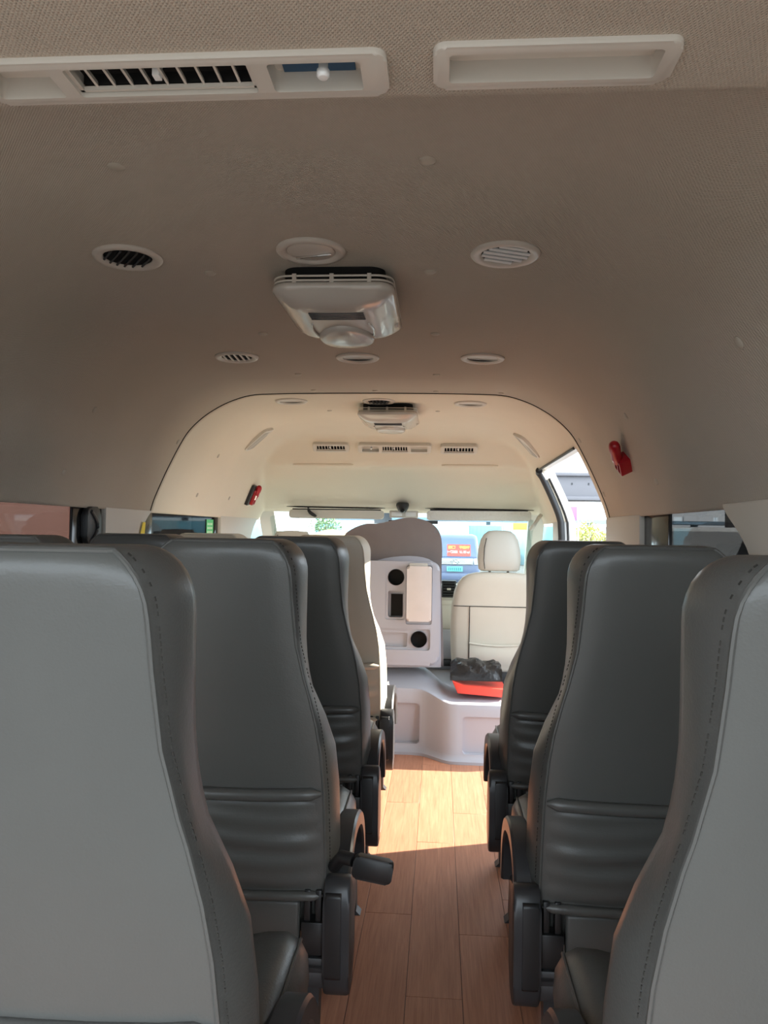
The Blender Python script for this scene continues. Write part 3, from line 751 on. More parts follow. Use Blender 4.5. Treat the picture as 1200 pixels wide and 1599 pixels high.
for t in (cream, cream2):  # sunlit look of this row put into a cream seat colour
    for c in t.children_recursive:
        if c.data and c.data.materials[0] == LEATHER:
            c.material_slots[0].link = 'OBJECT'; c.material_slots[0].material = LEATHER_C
seat(XR, 0, -1, 'pale grey leather single seat of the rear row, door side')
seat(XR, 1, -1, 'dark grey single seat below the dark red hammer, door side')
seat(XR, 2, -1, 'dark single seat right behind the sliding door opening')

# ================================================================= CAB
# front step moulding over the engine
def step_mb():
    xs = [-.86, -.6, -.3, -.05, .05, .12, .17, .205, .24, .275, .31, .35, .45, .6, .75, .86]
    rings = []
    for x in xs:
        s = min(1, max(0, (x - .14)/.19)); s = s*s*(3 - 2*s)
        y0 = 3.885 - .135*s; zt = .325 - .045*s
        hump = .04*(1 - s)
        P = [(y0 - .030, 0.0), (y0 - .030, .014), (y0 - .012, .022), (y0, .040), (y0 + .028, zt - .022), (y0 + .036, zt - .006), (y0 + .052, zt), (y0 + .12, zt + .010 - .02*s), (y0 + .18, zt + .02 + hump*.3 - .025*s), (y0 + .26, zt + .035 + hump*.7 - .035*s), (4.185, zt + .03 + hump - .03*s), (4.185, 0.0)]
        rings.append([Vector((x, a, b)) for a, b in P])
    return MB().loft(rings)
step = step_mb().build('front_step', GREY, sharp=35)
def recess(pxa, pya, pxb, pyb, Y, name):
    a, b = at_y(pxa, pya, Y), at_y(pxb, pyb, Y)
    return MB().prism(rrect(a.x, b.x, b.z, a.z, .018), Y - .06, Y + .022, 'y').build('c', GREY)
cut(step, [recess(600, 1097, 655, 1160, 3.90, 'l'), recess(723, 1120, 800, 1180, 3.762, 'r')])
tag(step, 'grey moulded front step with recessed panels behind the cab seats', 'step')

struct(MB().box(-.87, .87, 4.19, 5.15, -.05, .275, bev=.01).build('floor_cab', GREY), 'raised grey cab floor under the front seats')
# folded centre seat back: leather shell outline and grey tray panel
YS = 4.06
out_px = [(552, 1043), (545, 960), (541, 900), (535, 865), (533, 845), (540, 833), (556, 823), (574, 817.5), (590, 817.5), (612, 813), (630, 809), (648, 808.5), (668, 814), (682, 824), (689, 838), (691, 860), (690, 885), (690, 930), (692, 985), (693, 1042)]
poly = [(at_y(a, b, YS).x, at_y(a, b, YS).z) for a, b in out_px]
poly = catmull(poly, 3)
t = thing('folded_centre_seat', 'folded centre cab seat with dark leather top and grey cup holder tray', 'seat', (0, YS, .40))
o = MB().prism([(x, z - .40) for x, z in poly], .0, .12, 'y', bev=.028, seg=4).build('seat_shell', TAUPE, t, sharp=50)
MB().prism(catmull([(at_y(a, b, YS).x, at_y(a, b, YS).z - .40) for a, b in ((560, 1042), (560, 960), (561, 905), (572, 884), (600, 872), (640, 868), (670, 873), (683, 886), (688, 910), (688.5, 970), (689, 1042))], 3), -.008, .04, 'y', bev=.004).build('backing_panel', GREY, t)
x0, x1 = -.215, at_y(687, 950, YS - .03).x; z0, z1 = at_y(640, 1036, YS).z - .40, at_y(640, 876, YS).z - .40
tr = MB().prism(rrect(x0, x1, z0, z1, .05, 8), -.055, .02, 'y', bev=.016, seg=4).build('tray', GREY, t, sharp=50)
tr.parent = None; tr.location = (0, YS, .40)
def PX(a, b): p = at_y(a, b, YS - .055); return p.x, p.z
def cyl(px, py, r):
    x, z = PX(px, py)
    return MB().lathe([(r, -.10), (r, .10)], 28, Matrix.Translation((x, YS, z)) @ Matrix.Rotation(PI/2, 4, 'X')).build('c', GREY)
def pock(a, b, c, d, depth, r=.012):
    x0, z1 = PX(a, b); x1, z0 = PX(c, d)
    return MB().prism(rrect(x0, x1, z0, z1, r), YS - .2, YS - .055 + depth, 'y').build('c', GREY)
# shallow beds first, then the deep holes
cut(tr, [pock(603, 884, 633, 968, .006), pock(560, 980, 672, 1016, .014, .016), pock(635, 882, 674.5, 976, .012)])
cut(tr, [pock(606.5, 922, 629.5, 964.5, .055), pock(575, 987, 636, 1011, .035)])
h1, h2 = PX(618.8, 901.5), PX(654.2, 999)
cut(tr, [cyl(618.8, 901.5, .0435), cyl(654.2, 999, .0435)])
tr.parent = t; tr.location = (0, 0, 0)
for hx, hz in (h1, h2):
    MB().lathe([(.0425, .012), (.0425, .051), (.0415, .053), (.0405, .051), (.0405, .012)], 28, Matrix.Translation((hx, 0, hz - .40)) @ Matrix.Rotation(PI/2, 4, 'X'), cap=False).build('cup_liner', BLACK, tr)
    MB().lathe([(.0412, .010), (.0412, .014), (0.0005, .014)], 28, Matrix.Translation((hx, 0, hz - .40)) @ Matrix.Rotation(PI/2, 4, 'X')).build('cup_floor', DARK, tr)
xa, za = PX(607.5, 928); xb, zb = PX(628.5, 963.5)
MB().box(xa + .010, xb - .001, -.016, -.009, zb - .399, za - .401).build('slot_floor', DARK, tr)
xa, za = PX(636.5, 883.5); xb, zb = PX(674, 969.5)
MB().prism(rrect(xa, xb, zb - .40, za - .40, .014), -.105, -.044, 'y', bev=.012, seg=4).build('tray_lid', mat('pale_tray_lid', (0.62, 0.56, 0.53), 0.4, var=.05, var_scale=12), tr, sharp=50)
MB().prism(rrect(xa + .012, xb - .022, za - .402, za - .385, .006), -.085, -.05, 'y', bev=.003).build('lid_hinge', TRIM_L, tr)

# front passenger and driver seats
def cab_seat(xc, label, yb0=4.20, head_top=1.135, name='driver_seat'):
    t = thing(name, label, 'seat', (xc, yb0, .30))
    def ring(z, w, q=1.0, th=.10):
        ww = w; h = [(0, -.012), (.5*ww, -.011), (.85*ww, -.006), (.965*ww, .008), (ww, .035), (ww*.99, .065), (.93*ww, th-.01), (.75*ww, th), (.4*ww, th-.02), (0, th-.022)]
        pts = h + [(-a, b) for a, b in reversed(h[1:-1])]; ym = th*.45
        return [Vector((a, ym + (b - ym)*q + (z - .3)*-.12, z)) for a, b in pts]
    zz = [(.06, .245, .8), (.075, .250, 1), (.2, .258, 1), (.32, .262, 1), (.42, .256, 1), (.50, .242, 1), (.545, .225, 1), (.575, .200, .97), (.592, .170, .9), (.602, .13, .72), (.606, .08, .5)]
    b = MB().loft([ring(z, w, q) for z, w, q in zz]).build('backrest', LEATHER_C, t, sharp=50)
    def yy(z): return (z-.3)*-.12
    zp = .215
    MB().grid([[Vector((-.155 + .31*k/12, -.016 + yy(.10 + .115*i/8) - .010*math.sin(PI*i/8)*(1 - (k/6-1)**4), .10 + .118*i/8 - .012*(i/8)*math.sin(PI*k/12))) for k in range(13)] for i in range(9)]).build('seat_pocket', LEATHER_C, b, sharp=60)
    MB().tube([Vector((-.157 + .314*k/12, -.020 + yy(zp), zp + .003 - .012*math.sin(PI*k/12))) for k in range(13)], .006, 8).build('pocket_edge', LEATHER_C, b)
    MB().tube([Vector((-.245 + .49*k/16, -.0135 + yy(.42) + .012*abs(k/8-1)**5, .42)) for k in range(17)], .0022, 6).build('seam', STITCH, b)
    for s in (-1, 1): MB().tube([Vector((s*.158, -.0135 + yy(z), z)) for z in (.09, .2, .3, .42)], .0022, 6).build('seam', STITCH, b)
    # headrest
    hz0, hz1 = .612, head_top - .30
    def hr(z, w, th, q=1): return [Vector((w*math.copysign(abs(math.cos(a))**.6, math.cos(a)), -.035 + .05 + th*math.copysign(abs(math.sin(a))**.6, math.sin(a)), z)) for a in [k*2*PI/28 for k in range(28)]]
    H = hz1 - hz0
    h = MB().loft([hr(hz0, .095, .03), hr(hz0 + .01, .112, .045), hr(hz0 + .06*H/.22, .118, .055), hr(hz0 + .12, .115, .055), hr(hz0 + .17, .103, .05), hr(hz0 + .20, .085, .042), hr(hz1 - .004, .06, .03), hr(hz1, .03, .012)]).build('headrest', mat('pale_headrest_leather', (0.52, 0.52, 0.47), .42, bump=[('noise', 400, .2, .0008)]), t, sharp=60)
    for s in (-1, 1): MB().tube([Vector((s*.05, .02, .58)), Vector((s*.05, .02, hz0 + .02))], .007, 8).build('headrest_post', BLACK, t)
    MB().tube([Vector((-.080, -.036, hz0 + .012)), Vector((-.086, -.041, hz0 + .06)), Vector((-.083, -.040, hz0 + .13)), Vector((-.072, -.033, hz0 + .18))], .0022, 6).build('headrest_seam', STITCH, h)
    MB().box(-.235, .235, .06, .50, .06, .18, bev=.04, seg=4).build('cushion', LEATHER_C, t)
    MB().box(-.20, .20, .08, .46, -.02, .07, bev=.01).build('seat_base', SHIELD, t)
    return t
cab_seat(.575, 'cream front passenger seat with headrest and back pocket', 4.205, name='front_passenger_seat')
cab_seat(-.575, 'cream driver seat behind the steering wheel', 4.205, head_top=1.115)
# plastic bag and red board on the step
def crumple():
    random.seed(4); mb = MB(); rows = []
    a0, a1 = .315, .575
    for i in range(15):
        row = []
        for k in range(25):
            u, v = k/24, i/14
            x = a0 + (a1 - a0)*u; y = 3.93 + .17*v
            env = (math.sin(PI*min(1, max(0, v)))**.4)*(math.sin(PI*min(1, u*.98 + .02))**.35 if u < .5 else 1)
            z = .372 + .05*v + env*(.035 + .035*(1-u)) + random.uniform(-.005, .005)*env + .009*math.sin(u*17 + v*9 + 2*math.sin(v*5))*env
            row.append(Vector((x + random.uniform(-.004, .004), y, z)))
        rows.append(row)
    top = rows; mb.grid(top)
    # underside closing to the board
    bot = [[Vector((p.x, p.y, min(p.z - .008, .365 + .05*i/14))) for p in r] for i, r in enumerate(rows)]
    mb.grid(bot); n = len(rows[0])
    for r in (0, -1): mb.grid([top[r], bot[r]])
    for c in (0, -1): mb.grid([[r[c] for r in top], [r[c] for r in bot]])
    bmesh.ops.remove_doubles(mb.bm, verts=mb.bm.verts, dist=.0005)
    return mb
tag(crumple().build('plastic_bag', BAG, sharp=25), 'crumpled black plastic bag lying on the red board', 'bag')
ra, rb, rc, rd = at_y(707, 1064, 3.90), at_y(715, 1083, 3.90), at_y(790, 1090, 3.90), at_y(790, 1077, 3.90)
tag(MB().prism([(ra.x, ra.z), (rb.x, rb.z), (rc.x, rc.z), (rd.x, rd.z + .002), (ra.x + .06, ra.z - .022)], 3.90, 4.10, 'y', bev=.004).build('red_board', RED_B), 'bright red board tilted on the grey step', 'board')

# windscreen, header parts
WY0, WZ0, WY1, WZ1 = 4.75, 1.238, 5.16, .78
ws = MB().loft([[Vector((-.83, WY0, WZ0)), Vector((.83, WY0, WZ0)), Vector((.83, WY0+.006, WZ0)), Vector((-.83, WY0+.006, WZ0))], [Vector((-.84, WY1, WZ1)), Vector((.84, WY1, WZ1)), Vector((.84, WY1+.006, WZ1)), Vector((-.84, WY1+.006, WZ1))]]).build('windscreen', G_FRONT)
ws.name = 'window_8'; struct(ws, 'windscreen at the front of the cab')
for s in (-1, 1):
    rr = []
    for y, z, x in ((4.66, 1.30, .835), (4.80, 1.20, .845), (4.95, 1.04, .85), (5.18, .76, .86)):
        rr.append([Vector((s*(x - .045), y - .01, z)), Vector((s*(x + .05), y - .04, z + .01)), Vector((s*(x + .05), y + .05, z + .01)), Vector((s*(x - .045), y + .05, z))])
    struct(MB().loft(rr).build('trim_12' if s < 0 else 'trim_13', TRIM), 'pale windscreen pillar trim, %s side' % ('driver' if s < 0 else 'passenger'))
# sun visors
def visor(pxa, pxb, pya, pyb, Y, mt, label, film=False):
    a, b = at_y(pxa, pya, Y), at_y(pxb, pyb, Y)
    c = Vector(((a.x + b.x)/2, Y, a.z))
    t = thing('sun_visor', label, 'sun visor', c, 'sun visors')
    w, h = (b.x - a.x)/2, a.z - b.z
    o = MB().prism(rrect(-w, w, -h, 0, .018), -.010, .010, 'y', bev=.008, seg=3)
    for v in o.bm.verts:
        if film: v.co.y += .004*math.sin(v.co.x*40) ; v.co.z += .003*math.sin(v.co.x*23)
    o.build('visor_panel', mt, t, sharp=50)
    MB().tube([Vector((-w + .02, .004, .002)), Vector((w - .02, .004, .002))], .006, 8).build('visor_rod', BLACK, t)
    return t
visor(452, 600, 795.5, 811, 4.655, TRIM_L, 'plain pale sun visor with black clip above the driver')
visor(667, 830, 797, 814.5, 4.655, FILM, 'sun visor wrapped in clear crinkled film above the passenger', True)
# dark tubes drawn for the shade line behind the visors
for (a, b, s) in ((448, 602, 'driver'), (664, 834, 'passenger')):
    p = [hit(a, 793 + (a-600)*.014), hit(b, 794 + (b-600)*.014)]
    P = [p[0].lerp(p[1], k/8) + Vector((0, -.004, 0)) for k in range(9)]
    tag(MB().tube(P, [.001] + [.005]*7 + [.001], 8).build('visor_shade_line', DARK), 'shade line drawn dark behind the sun visor, %s side' % s, 'visor recess', 'visor shade lines')
# black clip on driver visor
p = at_y(485, 797, 4.635)
t = thing('visor_clip', 'small black clip hanging on the pale sun visor', 'clip', p)
MB().loft([[Vector((a*s + dx, b*s, z)) for a, b in ((-.012, -.006), (.012, -.006), (.012, .006), (-.012, .006))] for z, s, dx in ((.006, .6, -.012), (-.006, 1, -.005), (-.022, 1.5, .012), (-.034, 1.2, .026), (-.040, .4, .030))]).build('clip_jaw', BLACK, t)
MB().tube([Vector((-.012, 0, .004)), Vector((-.014, .0, .018))], .006, 8).build('clip_pivot', BLACK, t)
# cab camera on its pale lamp plate
p = at_y(629, 795, 4.60)
t = thing('cab_camera', 'black dome camera below the front lining at the middle', 'camera', p)
MB().lathe([(.030, .040), (.038, .034), (.040, .022), (.034, .004), (.026, -.010), (.016, -.020), (.006, -.024), (.0005, -.025)], 24).build('dome', BLACK, t, sharp=50)
MB().lathe([(.014, 0), (.016, .004), (.012, .010), (.0005, .012)], 18, Matrix.Translation((0, -.026, -.006)) @ Matrix.Rotation(PI/2 + .3, 4, 'X')).build('lens', G_BLACK, t)
MB().tube([Vector((0, .02, .03)), Vector((0, .06, .06))], .012, 8).build('bracket', BLACK, t)
p = at_y(631, 803, 4.648)
t = thing('map_lamp', 'pale rectangular reading lamp between the sun visors', 'lamp', p)
MB().prism(rrect(-.088, .088, -.022, .022, .006), -.006, .02, 'y', bev=.003).build('lamp_housing', TRIM_L, t)
MB().prism(rrect(-.075, -.01, -.013, .012, .004), -.009, -.004, 'y', bev=.0015).build('lamp_lens', WHITE, t)
MB().prism(rrect(.01, .075, -.013, .012, .004), -.009, -.004, 'y', bev=.0015).build('lamp_lens', WHITE, t)
p = at_y(650, 815, 4.70)
tag(MB().box(p.x - .17, p.x + .135, 4.69, 4.71, p.z - .012, p.z + .010, bev=.004).build('mirror_bar', BLACK), 'thin black mirror bar at the top of the windscreen', 'mirror')
# grab handle piece on the passenger A pillar
p = at_y(837, 815, 4.60)
tag(MB().tube([p + Vector((-.03, 0, -.045)), p + Vector((-.012, -.03, -.02)), p + Vector((.012, -.03, .02)), p + Vector((.03, 0, .04))], .012, 10).build('grab_handle', TRIM_L), 'short pale grab handle on the passenger windscreen pillar', 'handle')

# dashboard
t = thing('dashboard', 'pale grey dashboard with a dark square air vent under the windscreen', 'dashboard', (0, 4.72, 0))
MB().prism([(.0, .56), (.0, .735), (.02, .765), (.10, .79), (.44, .775), (.46, .50), (.05, .50)], -.84, .84, 'x', bev=.012, seg=3).build('dash_top', TRIM, t)
MB().prism([(.04, .10), (.02, .30), (.0, .52), (.3, .52), (.3, .10)], -.84, .84, 'x', bev=.01).build('dash_lower', GREY, t)
pa, pb = at_y(694, 908, 4.70), at_y(709, 932, 4.70)
xc, zc2 = (pa.x + pb.x)/2, (pa.z + pb.z)/2
v = MB().box(xc-.045, xc+.045, -.012, .02, zc2-.052, zc2+.052, bev=.004).build('dash_vent', SHIELD, t)
MB().box(xc-.036, xc+.036, -.014, -.008, zc2-.044, zc2+.044).build('cavity_shade', DARK, v)  # dark block painted for the shade inside the vent
for k in range(5): MB().box(xc-.035, xc+.035, -.020, -.010, zc2-.036+k*.0175, zc2-.032+k*.0175).build('vent_slat', STEEL, v)
MB().box(xc-.012, xc+.012, -.024, -.012, zc2-.006, zc2+.006, bev=.002).build('vent_tab', TRIM_L, v)
MB().box(xc-.05, xc+.06, -.006, .02, zc2-.10, zc2-.066, bev=.004).build('dash_ledge', TRIM_L, t)
MB().box(xc-.3, xc+.3, -.010, .03, .30, .34, bev=.006).build('dash_shelf', BLACK, t)
# steering wheel (driver side)
t = thing('steering_wheel', 'black steering wheel in front of the driver seat', 'steering wheel', M=Matrix.Translation((-.50, 4.60, .84)) @ Matrix.Rotation(.95, 4, 'X'))
MB().tube([Vector((.185*math.cos(a*2*PI/40), .185*math.sin(a*2*PI/40), 0)) for a in range(40)], .014, 10, closed=True).build('rim', BLACK, t)
MB().lathe([(.07, -.03), (.075, .0), (.05, .02), (.0005, .025)], 24).build('hub', BLACK, t)
for a in (0, PI, 1.5*PI): MB().tube([Vector((.05*math.cos(a), .05*math.sin(a), 0)), Vector((.18*math.cos(a), .18*math.sin(a), 0))], .012, 8).build('spoke', SHIELD, t)
MB().tube([Vector((0, 0, -.02)), Vector((0, .0, -.09))], .03, 12).build('column', SHIELD, t)

# unseen raised tailgate over the open rear, added to block high sky
tg = struct(MB().prism([(0.03, 1.70), (-1.22, 1.98), (-1.24, 1.94), (-1.20, 1.90), (-.02, 1.62), (0.02, 1.64)], -.82, .82, 'x', bev=.01).build('door_1', TRIM), 'unseen raised tailgate door added above the open rear of the van')
MB().box(-.62, .62, -1.02, -.42, 1.712, 1.716, M=Matrix.Translation((0, 0, 0)) @ Matrix.Translation((0, 0, 1.70)) @ Matrix.Rotation(-.22, 4, 'X') @ Matrix.Translation((0, 0, -1.70)) @ Matrix.Translation((0, 0, -.06))).build('tailgate_glass', G_BLACK, tg)
# ================================================================= OUTSIDE
GZ = -.75
CONC = mat('pale_concrete', (0.11, 0.108, 0.104), .85, .2, var=.08, var_scale=.5)
struct(MB().box(-150, 150, -60, 260, GZ-.2, GZ).build('ground', CONC), 'pale concrete yard outside the van')
# van parked ahead
VAN = mat('blue_van_paint', (0.10, 0.13, 0.24), .3, .5, coat=.4)
VGL = mat('blue_van_glass', (0.13, 0.17, 0.30), .12, .5)
vy = 26.0; pxm = F_PX/vy
cx = at_y(711, 850, vy).x
t = thing('parked_van', 'dark blue van facing us with a red notice behind its windscreen', 'van', (cx, vy, GZ))
H = at_y(711, 834, vy).z - GZ
def vring(z, w, y0, y1, r=.15): return [Vector((a, b, z)) for a, b in rrect(-w, w, y0, y1, r, 5)]
MB().loft([vring(.18, .80, .05, 4.6), vring(.30, .86, 0, 4.7), vring(.75, .87, .02, 4.7), vring(.92, .87, .08, 4.7), vring(1.02, .86, .20, 4.7), vring(H-.20, .80, .62, 4.65), vring(H-.06, .76, .75, 4.6), vring(H, .62, .95, 4.4)]).build('body', VAN, t, sharp=50)
sl = (.62 - .20)/((H-.20) - 1.02)
def wy(z): return .20 + (z - 1.02)*sl
MB().loft([[Vector((-.74, wy(z) - .02, z)), Vector((.74, wy(z) - .02, z)), Vector((.74, wy(z) + .02, z)), Vector((-.74, wy(z) + .02, z))] if z < 1.2 else [Vector((-.66, wy(z) - .02, z)), Vector((.66, wy(z) - .02, z)), Vector((.66, wy(z) + .02, z)), Vector((-.66, wy(z) + .02, z))] for z in (1.04, H - .16)]).build('windscreen', VGL, t)
zc3 = at_y(711, 859.5, vy).z - GZ
no = MB().box(-.19 - .22 + .15, .41 + .15 - .02, -.03, -.024, -.26, .22, M=Matrix.Translation((0, wy(zc3), zc3)) @ Matrix.Rotation(-math.atan(sl), 4, 'X')).build('red_notice', mat('notice_red', (0.80, 0.07, 0.05), .5), t)
gl = MB(); gw = MB(); random.seed(3)
def glyph(mb, x, z, s, M):
    for q in ((0, .08, .0, 1), (.45, .55, .0, 1), (.92, 1, .1, 1), (0, 1, .9, 1), (0, 1, .45, .55), (.1, .9, 0, .1)):
        if random.random() < .8: mb.box(x + q[0]*s, x + q[1]*s, -.036, -.031, z + q[2]*s, z + q[3]*s, M=M)
MN = Matrix.Translation((0, wy(zc3), zc3)) @ Matrix.Rotation(-math.atan(sl), 4, 'X')
for k in range(6):
    if k != 2: glyph(gl, -.22 + k*.125, .04, .11, MN)
for k in range(7): glyph(gw, -.24 + k*.108, -.14, .095, MN)
gl.build('notice_lettering', mat('notice_yellow', (0.95, 0.75, 0.12), .5), no); gw.build('notice_lettering', mat('notice_white', (0.9, 0.88, 0.85), .5), no)
MB().box(-.62, .62, -.03, .10, .78, .98, bev=.02).build('grille', mat('grille_silver', (0.55, 0.57, 0.60), .3, metal=.3), t)
for k in range(4): MB().box(-.58, .58, -.045, -.02, .80 + k*.045, .825 + k*.045, bev=.004).build('grille_bar', SHINE, t)
em = MB(); em.tube([Vector((.13*math.cos(a*2*PI/24), -.06, .885 + .085*math.sin(a*2*PI/24))) for a in range(24)], .014, 6, closed=True); em.tube([Vector((-.10, -.06, .85)), Vector((-.03, -.06, .92)), Vector((.02, -.06, .86)), Vector((.10, -.06, .90))], .016, 6)
em.build('emblem', SHINE, t)
pl = MB().box(-.27, .27, -.06, -.03, .55, .72, bev=.006).build('number_plate', mat('plate_cyan', (0.16, 0.68, 0.66), .4), t)
pc = MB()
for k in range(7): pc.box(-.22 + k*.065, -.175 + k*.065, -.064, -.06, .585, .685)
pc.build('plate_lettering', mat('plate_dark', (0.05, 0.22, 0.25), .5), pl)
for s in (-1, 1): MB().box(s*.75 - .11, s*.75 + .11, -.02, .2, .78, .98, bev=.04).build('headlamp', mat('lamp_clear', (0.8, 0.82, 0.83), .1), t)
MB().box(-.84, .84, -.04, .1, .25, .50, bev=.05).build('bumper', VAN, t)
for sx in (-.78, .78):
    for yy2 in (.8, 3.6): MB().lathe([(.30, -.09), (.33, -.07), (.33, .07), (.30, .09)], 24, Matrix.Translation((sx, yy2, .33)) @ Matrix.Rotation(PI/2, 4, 'Y')).build('wheel', RUBBER, t)

# blue site hoarding behind it, built from separate sheets
t = thing('site_hoarding', 'pale blue corrugated hoarding across the far side of the yard', 'hoarding', (0, 46, GZ))
HB = mat('hoarding_blue', (0.22, 0.55, 0.68), .5); HB2 = mat('hoarding_pale', (0.45, 0.68, 0.74), .5)
def sheet(m2):
    P = [[Vector((x*2.0/16, (.04 if x % 2 else 0), z)) for x in range(17)] for z in (0, 2.30)]
    Q = MB().grid(P); me = Q.mesh('sheet', m2, 20); return me
sm = [sheet(HB), sheet(HB2)]
for k in range(-14, 22):
    o = put('sheet', sm[0 if (k % 5) in (1, 3) else 1], t, (k*2.02, 0, 0)); solid(o, .01)
MB().box(-29, 45, .05, .12, 2.22, 2.34).build('top_rail', WHITE, t)
# tan earth mound, trees, poles, signs
def mound(cx, cy, rx, ry, h, label):
    random.seed(9); mb = MB(); rows = []
    for i in range(13):
        rows.append([Vector((cx - rx + 2*rx*k/20, cy - ry + 2*ry*i/12, GZ - .05 + h*max(0, 1 - ((k-10)/10)**2)*max(0, 1 - ((i-6)/6)**2)**.7 + random.uniform(-.05, .05))) for k in range(21)])
    return tag(mb.grid(rows).build('earth_mound', mat('tan_earth', (0.52, 0.37, 0.21), .9, .1, var=.25, var_scale=2), sharp=60), label, 'mound')
mound(at_y(520, 830, 30).x, 30, 3.2, 2.0, 1.95, 'tan earth mound seen below the driver sun visor')
def tree(px, py, Y, r, label, col, seed):
    random.seed(seed); c = at_y(px, py, Y)
    t = thing('tree', label, 'tree', (c.x, Y, GZ), 'trees beyond the yard')
    zc = c.z - GZ
    MB().tube([Vector((0, 0, 0)), Vector((.05, 0, zc*.5)), Vector((0, 0, zc + r*.3))], [.09, .07, .03], 8).build('trunk', mat('bark', (0.20, 0.15, 0.10), .9), t)
    for k in range(4):
        a = k*1.6 + .4; MB().tube([Vector((0, 0, zc*.7)), Vector((r*.6*math.cos(a), r*.6*math.sin(a), zc + r*.2))], [.035, .012], 6).build('branch', MATS['bark'], t)
    mb = MB()
    for k in range(900):
        u = Vector((random.gauss(0, 1), random.gauss(0, 1), random.gauss(0, 1))).normalized()*r*random.uniform(.35, 1.0)
        u.z *= .85; n = Vector((random.gauss(0, 1), random.gauss(0, 1), random.gauss(0, 1) + .4)).normalized(); a = n.orthogonal().normalized(); b = n.cross(a); s = r*random.uniform(.05, .10)
        q = Vector((0, 0, zc)) + u
        mb.bm.faces.new([mb.bm.verts.new(q + a*s), mb.bm.verts.new(q + b*s*.6), mb.bm.verts.new(q - a*s), mb.bm.verts.new(q - b*s*.6)])
    o = mb.build('foliage', mat('leaf_' + str(seed), col, .6, .3, var=.3, var_scale=3), t, recalc=False); o['kind'] = 'stuff'
tree(915, 838, 30, .75, 'yellow green small tree seen through the sliding door opening', (0.42, 0.44, 0.14), 11)
tree(945, 846, 34, .60, 'low olive bush tree beside the yellow green tree', (0.40, 0.38, 0.12), 12)
tree(508, 823, 38, .85, 'grey green tree behind the earth mound', (0.22, 0.32, 0.16), 13)
tree(890, 842, 36, .6, 'dark green tree below the purple sign', (0.20, 0.30, 0.12), 14)
def pole(px, py, Y, r, label, m2):
    c = at_y(px, py, Y); t = thing('lamp_pole', label, 'pole', (c.x, Y, GZ), 'poles in the yard')
    MB().tube([Vector((0, 0, 0)), Vector((0, 0, c.z - GZ))], [r*1.2, r*.8], 10).build('pole_shaft', m2, t)
    MB().tube([Vector((0, 0, c.z - GZ - .03)), Vector((0, -.15, c.z - GZ)), Vector((0, -.35, c.z - GZ))], r*.7, 8).build('pole_arm', m2, t)
    MB().box(-r*3, r*3, -r*3, r*3, 0, .06).build('pole_base', m2, t)
PALE = mat('pale_pole', (0.55, 0.57, 0.56), .5)
pole(903.5, 800, 26, .03, 'grey steel pole before the yellow green tree', PALE)
pole(921, 786, 90, .07, 'slim white mast on the far bridge near the purple sign', WHITE)
pole(926, 786, 90, .07, 'slim white mast on the far bridge farther from the purple sign', WHITE)
pole(490, 812, 34, .06, 'white pole standing behind the earth mound', WHITE)
c = at_y(893, 802, 60)
t = thing('purple_sign', 'purple sign board on a post seen through the door opening', 'sign', (c.x, 60, GZ))
MB().box(-.42, .42, -.05, .05, c.z - GZ - .55, c.z - GZ + .55, bev=.02).build('sign_board', mat('sign_purple', (0.33, 0.16, 0.42), .6), t)
MB().tube([Vector((0, .1, 0)), Vector((0, .1, c.z - GZ + .4))], .07, 8).build('sign_post', PALE, t)
c = at_y(813, 822, 44)
t = thing('yellow_banner', 'yellow banner board in front of the blue hoarding', 'banner', (c.x, 44, GZ))
MB().box(-.42, .42, -.03, .03, c.z - GZ - .2, c.z - GZ + .2, bev=.01).build('banner_face', mat('banner_yellow', (0.85, 0.68, 0.10), .6), t)
for s in (-.35, .35): MB().tube([Vector((s, .05, 0)), Vector((s, .05, c.z - GZ))], .03, 6).build('banner_post', PALE, t)
# overpass
za, zb2 = at_y(900, 742, 80).z, at_y(900, 778, 80).z
t = thing('overpass', 'grey concrete overpass high behind the door opening', 'overpass', (0, 80, GZ))
CO = mat('overpass_concrete', (0.20, 0.195, 0.21), .8, .2, var=.06, var_scale=.2)
MB().box(-10, 90, 0, 9, zb2 - GZ, za - GZ, bev=.1).build('girder', CO, t)
MB().box(-10, 90, -.35, -.02, zb2 - GZ - .22, zb2 - GZ + .18, bev=.05).build('girder_flange', CO, t)
MB().box(-10, 90, -.4, .0, za - GZ - .1, za - GZ + .25, bev=.05).build('deck_edge', CO, t)
for x in (-6, 32, 60): MB().lathe([(1.0, 0), (1.0, zb2 - GZ)], 24, Matrix.Translation((x, 4.5, 0))).build('column', CO, t)
for x in (12.2, 13.9, 15.6): MB().box(x-.06, x+.06, -.06, .02, (za+zb2)/2 - GZ + .2, (za+zb2)/2 - GZ + .4).build('girder_bolt', STEEL, t)
zd = at_y(900, 812, 150).z
t = thing('far_bridge', 'thin pale blue bridge deck far away under the overpass', 'bridge', (0, 150, GZ))
FB = mat('bridge_blue', (0.30, 0.42, 0.52), .7)
MB().box(-60, 140, 0, 6, zd - GZ - .6, zd - GZ + .1).build('deck', FB, t)
for x in range(-50, 140, 20): MB().box(x-.4, x+.4, 2, 4, 0, zd - GZ - .6).build('pier', FB, t)
for k in range(-55, 135, 6): MB().box(k-.06, k+.06, 0, .1, zd - GZ, zd - GZ + .9).build('rail_post', FB, t)
